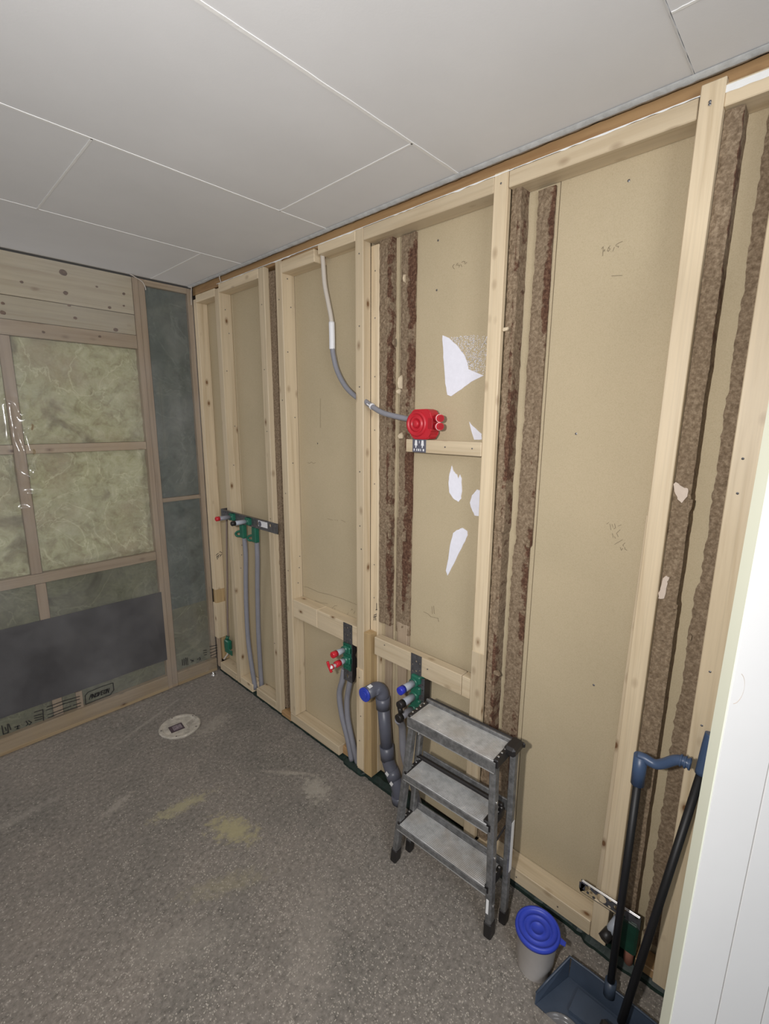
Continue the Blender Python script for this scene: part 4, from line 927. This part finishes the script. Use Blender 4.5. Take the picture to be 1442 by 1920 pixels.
# --- bracket near the door, low
f5 = thing('pipe_bracket', 'bent perforated steel bracket fixed level near the floor behind the black poles', 'pipe bracket', (-0.012, -2.50, 0.22))
U = Vector((0, -1, 0.012)).normalized(); V_ = Vector((0, 0.012, 1)).normalized()
perforated('perforated_strip', (-0.012, -2.418, 0.197), U, V_, (-1, 0, 0), 0.172, 0.046, 0.002, [(0.004, 0.023, 0.009, 0.010), (0.022, 0.012, 0.004), (0.024, 0.034, 0.005), (0.062, 0.023, 0.0150), (0.040, 0.008, 0.004), (0.040, 0.038, 0.004), (0.086, 0.012, 0.005), (0.086, 0.036, 0.005), (0.105, 0.023, 0.008), (0.128, 0.012, 0.005), (0.128, 0.036, 0.005), (0.155, 0.010, 0.008, 0.003), (0.160, 0.034, 0.004)], steel, f5)
beam('strip_flange', (-0.017, -2.420, 0.2440), (-0.017, -2.588, 0.2455), 0.006, 0.0012, steel_l, f5)
bm = bmesh.new(); add_box(bm, (-0.016, -0.028, -0.065), (0.020, 0.026, 0.050), 0.006); bm_obj('elbow_block', bm, shade_green, f5, Vector((0.010, -2.558, 0.150))-wroot(f5))
tube('pipe_end', [(0.006, -2.530, 0.170), (-0.018, -2.514, 0.130)], 0.0145, sleeve_g, f5, 14)
tube('cap', [(-0.014, -2.515, 0.132), (-0.044, -2.505, 0.122)], 0.0165, black, f5, 6)
tube('floor_pipe', [(0.030, -2.562, 0.090), (0.030, -2.565, 0.002)], 0.014, plain('terracotta_pipe', (0.30, 0.13, 0.09), 0.6), f5, 12)

# --- waste pipe
wp = thing('waste_pipe', 'dark grey waste pipe with a blue plugged elbow, standing beside the double stud', 'pipe', (0.02, -1.54, 0.0))
e = [(-0.092, -1.517, 0.524)]
arc = []
for k in range(9):
    a = math.radians(90*k/8); arc.append((-0.026+0.030*math.sin(a), -1.517-0.002*k, 0.524-0.030*(1-math.cos(a))))
tube('elbow', [(-0.086, -1.517, 0.524), (-0.050, -1.517, 0.524)]+arc+[(0.006, -1.535, 0.455)], 0.0285, drainpipe_m, wp, 26, smooth_path=False)
tube('elbow_collar', [(0.005, -1.534, 0.478), (0.007, -1.536, 0.425)], 0.0315, drainpipe_m, wp, 26)
tube('inlet_rim', [(-0.084, -1.517, 0.524), (-0.092, -1.517, 0.524)], 0.0305, blue, wp, 26)
tube('blue_plug', [(-0.0915, -1.517, 0.524), (-0.0932, -1.517, 0.524)], 0.026, blue, wp, 26)
tube('plug_boss', [(-0.0930, -1.517, 0.524), (-0.0965, -1.517, 0.524)], 0.017, blue, wp, 20)
tube('riser', [(0.007, -1.536, 0.44), (0.013, -1.556, 0.21)], 0.0270, drainpipe_m, wp, 26)
tube('riser_collar', [(0.0122, -1.553, 0.245), (0.0140, -1.559, 0.180)], 0.0315, drainpipe_m, wp, 26)
tube('lower_bend', [(0.013, -1.557, 0.20), (0.012, -1.568, 0.165), (0.012, -1.592, 0.125), (0.014, -1.615, 0.085), (0.016, -1.625, 0.05), (0.018, -1.628, 0.002)], 0.0290, drainpipe_m, wp, 26)
tube('bend_collar', [(0.012, -1.582, 0.140), (0.013, -1.604, 0.105)], 0.0320, drainpipe_m, wp, 26)
tube('floor_collar', [(0.0165, -1.626, 0.038), (0.018, -1.628, 0.0005)], 0.0335, drainpipe_m, wp, 26)
def tag_patch(c, nrm, up, w_, h_, par):
    nrm = Vector(nrm).normalized(); up = Vector(up).normalized(); s = nrm.cross(up).normalized()
    bm = bmesh.new(); pts = [s*-w_/2-up*h_/2, s*w_/2-up*h_/2, s*w_/2+up*h_/2, s*-w_/2+up*h_/2]
    extrude_poly(bm, pts, nrm*0.0012); o_ = bm_obj('sticker', bm, sticker, par, Vector(c)-wroot(par))
    return o_
tag_patch((-0.062, -1.523, 0.5525), (-0.15, -0.25, 1), (1, 0, 0.1), 0.016, 0.020, wp)
tag_patch((-0.0190, -1.5865, 0.139), (-1, -0.12, 0.25), (0.1, -0.5, 1), 0.017, 0.017, wp)
tag_patch((-0.0180, -1.612, 0.104), (-1, -0.12, 0.25), (0.1, -0.5, 1), 0.015, 0.018, wp)

# --- floor drain cover
fd = thing('floor_drain', 'round dirty white floor drain cover with a dark square sticker', 'floor drain', (-0.430, -0.420, 0.0))
prof_n = 64; bm = bmesh.new(); ring = []
for lvl, (rr, zz) in enumerate(((0.104, 0.0), (0.106, 0.008), (0.100, 0.012), (0.088, 0.0115), (0.082, 0.009))):
    ring.append([bm.verts.new(((rr+(0.003*noise.noise((k*0.6, lvl < 3, 0)) if lvl < 3 else 0))*math.cos(2*math.pi*k/prof_n), (rr+(0.003*noise.noise((k*0.6, 1, 0)) if lvl < 3 else 0))*math.sin(2*math.pi*k/prof_n), zz)) for k in range(prof_n)])
for a, c in zip(ring, ring[1:]):
    for k in range(prof_n): bm.faces.new((a[k], a[(k+1) % prof_n], c[(k+1) % prof_n], c[k]))
bm.faces.new(ring[-1]); bm_obj('cover', bm, drain_w, fd)
R_ = Matrix.Rotation(math.radians(-37), 4, 'Z')
def dpatch(name, cx, cy, w_, h_, mat_, z, rot=0):
    bm = bmesh.new(); add_box(bm, (-w_/2, -h_/2, 0), (w_/2, h_/2, 0.0008)); bmesh.ops.transform(bm, matrix=Matrix.Translation((cx, cy, z)) @ Matrix.Rotation(math.radians(rot), 4, 'Z'), verts=bm.verts)
    return bm_obj(name, bm, mat_, fd)
dpatch('sticker', -0.020, -0.004, 0.070, 0.062, purple, 0.0092, -6)
dpatch('sticker_print', -0.016, -0.004, 0.045, 0.040, plain('faded_print', (0.20, 0.16, 0.18), 0.6, vary=0.6, sc=90), 0.0101, -6)
for k in range(7): dpatch('printed_line', 0.030+0.0065*k, -0.030+0.004*k, 0.0022, 0.045-0.003*k, plain('grey_print_%d' % k, (0.22, 0.20, 0.17), 0.7, vary=0.5, sc=120), 0.0092, -6)
for k in range(5):
    a = math.radians(20+72*k); dpatch('screw', 0.093*math.cos(a), 0.093*math.sin(a), 0.006, 0.006, purple, 0.0122)

# --- step ladder, folded, leaning by the wall
sl = thing('step_ladder', 'small worn aluminium three-step ladder splashed with paint, folded against the wall', 'step ladder', (-0.19, -2.01, 0.0))
LU = Vector((0.030, -0.99955, 0)).normalized(); LV = Vector((-LU.y, LU.x, 0)); LO = Vector((-0.216, -1.800, 0))
def LP(s, b_, z): return LO+LU*s+LV*b_+Vector((0, 0, z))
def sline(s0, s1, z, zt=0.66): return s0+(s1-s0)*z/zt
def stile(name, s0, s1, b0, b1, z0, z1, w_, d_, mat_=alu):
    """s0/s1,b0/b1 at z=0 and z=.66"""
    t0, t1 = z0/0.66, z1/0.66
    return beam(name, LP(s0+(s1-s0)*t0, b0+(b1-b0)*t0, z0), LP(s0+(s1-s0)*t1, b0+(b1-b0)*t1, z1), w_, d_, mat_, sl, up=LV, bev=0.004)
FL = (0.000, 0.078); FR = (0.405, 0.388); BF = (0.015, 0.015)
RL = (0.015, 0.062); RR = (0.420, 0.418); BR = (0.085, 0.085)
for S_ in (FL, FR):
    stile('front_stile', S_[0], S_[1], *BF, 0.045, 0.640, 0.022, 0.030)
    stile('rubber_foot', S_[0], S_[1], *BF, 0.0, 0.060, 0.027, 0.035, black)
for S_ in (RL, RR):
    stile('rear_stile', S_[0], S_[1], *BR, 0.045, 0.655, 0.020, 0.026)
    stile('rubber_foot', S_[0], S_[1], *BR, 0.0, 0.055, 0.025, 0.030, black)
def lbox(name, s0, s1, b0, b1, z0, z1, mat_, bev=0.002, par=sl, tilt=0.0):
    c = Vector(((s0+s1)/2, (b0+b1)/2, (z0+z1)/2)); bm = bmesh.new()
    add_box(bm, Vector((s0, b0, z0))-c, Vector((s1, b1, z1))-c, bev)
    M = Matrix((LU, LV, Vector((0, 0, 1)))).transposed().to_4x4() @ Matrix.Rotation(tilt, 4, 'X')
    bmesh.ops.transform(bm, matrix=M, verts=bm.verts)
    return bm_obj(name, bm, mat_, par, LP(*c)-wroot(par))
for nm, z, fb, bd in (('top_step', 0.655, -0.004, 0.122), ('middle_step', 0.424, -0.006, 0.098), ('bottom_step', 0.196, -0.006, 0.098)):
    a = sline(*FL, z)+0.000; b_ = sline(*FR, z)
    ins = 0.012 if nm != 'top_step' else -0.004
    st_ = lbox(nm, a+ins, b_-ins, fb, bd, z-0.006, z, tread, 0.0015)
    lh = 0.036 if nm == 'top_step' else 0.022
    lbox('front_lip', a+ins-0.010, b_-ins+0.010, fb-0.004, fb, z-lh, z-0.001, alu, 0.001, st_)
    lbox('lip_edge', a+ins-0.008, b_-ins+0.008, fb-0.006, fb-0.001, z-lh-0.0022, z-lh+0.0006, steel_l, 0.0005, st_)
    lbox('rear_lip', a+ins, b_-ins, bd, bd+0.004, z-0.024, z+0.003, alu, 0.001, st_)
    for s_ in (a+ins-0.006, b_-ins+0.006):
        lbox('end_bracket', s_-0.008, s_+0.008, fb+0.004, bd-0.004, z-0.026, z+0.004, black, 0.003, st_)
        for q in range(4):
            lbox('rivet', s_-0.003, s_+0.003, fb+0.02+q*0.022, fb+0.026+q*0.022, z+0.004, z+0.0065, steel_l, 0.0008, st_)
lbox('top_cap', -0.0+0.060, 0.435, 0.120, 0.130, 0.646, 0.664, black, 0.004)
lbox('top_cap_rail', 0.062, 0.415, 0.104, 0.113, 0.648, 0.668, alu, 0.002)
lbox('corner_cap', 0.392, 0.430, 0.060, 0.128, 0.640, 0.672, black, 0.008)
for z in (0.432, 0.200):
    lbox('rear_crossbar', sline(*RL, z)+0.01, sline(*RR, z)-0.01, 0.100, 0.108, z-0.022, z+0.020, alu, 0.002)
lbox('dark_rail', sline(*RL, 0.43)+0.00, sline(*FR, 0.43), 0.072, 0.086, 0.436, 0.450, black, 0.003)
beam('hinge_link', LP(0.075, 0.045, 0.560), LP(0.078, 0.080, 0.622), 0.008, 0.005, steel_l, sl, up=LU)
beam('hinge_link', LP(0.402, 0.020, 0.350), LP(0.408, 0.080, 0.375), 0.010, 0.004, black, sl, up=LU)
lbox('corner_wedge', sline(*FR, 0.43)-0.026, sline(*FR, 0.43)-0.008, 0.0, 0.060, 0.418, 0.431, black, 0.003)
for z in (0.12, 0.30, 0.50):
    o_ = lbox('rivet', sline(*FR, z)+0.0105, sline(*FR, z)+0.014, 0.010, 0.018, z, z+0.008, steel_l, 0.001)
lbox('paint_splash', sline(*FR, 0.13)-0.006, sline(*FR, 0.13)+0.003, -0.0008, 0.0002, 0.095, 0.150, caulk, 0.0003)
lbox('printed_label', sline(*RR, 0.30)+0.0102, sline(*RR, 0.30)+0.0110, 0.078, 0.096, 0.21, 0.40, sticker, 0.0003)

# --- bucket
bk = thing('plastic_tub', 'milky white tub with a bright blue lid on the floor beside the ladder', 'bucket', (-0.168, -2.353, 0.0))
lathe('tub_body', [(0.0, 0.002), (0.048, 0.0), (0.051, 0.004), (0.060, 0.125), (0.0615, 0.126), (0.0615, 0.138), (0.056, 0.138)], bucket_m, bk, (-0.168, -2.353, 0.0), 48)
ld = lathe('tub_lid', [(0.0625, 0.130), (0.0655, 0.131), (0.0665, 0.138), (0.0650, 0.1465), (0.060, 0.148), (0.0570, 0.1450), (0.0560, 0.1405), (0.0420, 0.1400), (0.0405, 0.1425), (0.0375, 0.1425), (0.036, 0.1395), (0.0220, 0.1390), (0.0205, 0.1415), (0.0180, 0.1415), (0.0165, 0.1385), (0, 0.1380)], blue, bk, (-0.168, -2.353, 0.0), 56)
bm = bmesh.new(); extrude_poly(bm, [(0.010, -0.062, 0.132), (0.028, -0.058, 0.132), (0.026, -0.078, 0.132), (0.014, -0.080, 0.132)], (0, 0, 0.003)); bm_obj('lid_tab', bm, blue, ld)

# --- dustpan with long handle
dp = thing('dustpan', 'slate blue plastic dustpan on the floor with an upright black pole', 'dustpan', (-0.12, -2.555, 0.0))
yb0, yb1, yf0, yf1 = -2.446, -2.668, -2.402, -2.715
XB, XF = -0.136, -0.262
def tray():
    bm = bmesh.new(); t = 0.003
    def q(*p): extrude_poly(bm, p[:-1], p[-1])
    q((XB, yb0, 0.012), (XB, yb1, 0.012), (XF, yf1, 0.001), (XF, yf0, 0.001), (0, 0, 0.003))
    q((XB, yb0, 0.010), (XB, yb1, 0.010), (XB+0.012, yb1, 0.070), (XB+0.012, yb0, 0.070), (t, 0, 0))
    for a, b_, s in ((yb0, yf0, 1), (yb1, yf1, -1)):
        q((XB, a, 0.010), (XF, b_, 0.001), (XF+0.012, b_+s*0.004, 0.022), (XF+0.06, (a+b_)/2+s*0.006, 0.050), (XB+0.012, a+s*0.004, 0.070), (0, s*t, 0))
    return bm
bm_obj('tray', tray(), navy, dp, -wroot(dp))
tube('rim', [(XF+0.012, yf0+0.006, 0.024), (XF+0.06, (yb0+yf0)/2+0.008, 0.052), (XB+0.013, yb0+0.006, 0.071), (XB+0.0145, -2.50, 0.072), (XB+0.0145, -2.60, 0.072), (XB+0.013, yb1-0.006, 0.071), (XF+0.06, (yb1+yf1)/2-0.008, 0.052)], 0.0038, navy, dp, 8, smooth_path=False)
bm = bmesh.new(); extrude_poly(bm, [(-0.15, -2.48, 0.0135), (-0.15, -2.64, 0.0135), (-0.21, -2.64, 0.0100), (-0.22, -2.48, 0.0100)], (0, 0, 0.010)); bm_obj('tray_step', bm, navy, dp, -wroot(dp))
tube('pole_socket', [(-0.128, -2.556, 0.050), (-0.120, -2.555, 0.095)], 0.0155, navy, dp, 16)
tube('pole', [(-0.124, -2.555, 0.070), (-0.110, -2.556, 0.740)], 0.0100, pole_m, dp, 16)
tube('grip_collar', [(-0.110, -2.556, 0.735), (-0.110, -2.5555, 0.818)], 0.0165, grip, dp, 16)
tube('grip', [(-0.110, -2.550, 0.814), (-0.110, -2.566, 0.815), (-0.110, -2.588, 0.812), (-0.110, -2.605, 0.822), (-0.112, -2.628, 0.846), (-0.113, -2.645, 0.855), (-0.113, -2.662, 0.853)], 0.012, grip, dp, 16,
     radii=None)
for k in range(3): tube('grip_rib', [(-0.1135, -2.640-0.009*k, 0.8545), (-0.1135, -2.644-0.009*k, 0.8545)], 0.0150, grip, dp, 14)
# --- second pole: broom
br = thing('broom', 'black broom pole leaning from the dustpan towards the white door', 'broom', (-0.165, -2.60, 0.0))
tube('pole', [(-0.200, -2.606, 0.090), (-0.035, -2.678, 0.800)], 0.0100, pole_m, br, 16)
tube('grip', [(-0.037, -2.677, 0.790), (-0.030, -2.681, 0.860), (-0.024, -2.684, 0.900)], 0.0135, grip, br, 16)
bm = bmesh.new(); add_box(bm, (-0.024, -0.10, -0.014), (0.024, 0.10, 0.012), 0.006); o_ = bm_obj('broom_head', bm, black, br, Vector((-0.245, -2.665, 0.082))-wroot(br))
bm = bmesh.new()
for i in range(5):
    for j in range(26):
        add_box(bm, (-0.020+i*0.009, -0.095+j*0.0073, -0.060), (-0.016+i*0.009, -0.091+j*0.0073, -0.012))
bm_obj('bristles', bm, black, br, Vector((-0.245, -2.665, 0.082))-wroot(br))['kind'] = 'stuff'
# --- clear round lid lying over the dustpan lip
rl = thing('clear_lid', 'round clear plastic lid lying against the front of the dustpan', 'lid', (-0.312, -2.497, 0.026))
clearm, nt, b = mat('clear_plastic'); b.inputs['Base Color'].default_value = (0.30, 0.27, 0.24, 1); b.inputs['Roughness'].default_value = 0.2; b.inputs['Alpha'].default_value = 0.35
lathe('lid_disc', [(0, 0.0), (0.050, 0.0), (0.056, 0.004), (0.060, 0.012), (0.063, 0.012), (0.064, 0.008)], clearm, rl, (-0.312, -2.497, 0.026), 40)

bpy.context.view_layer.update()
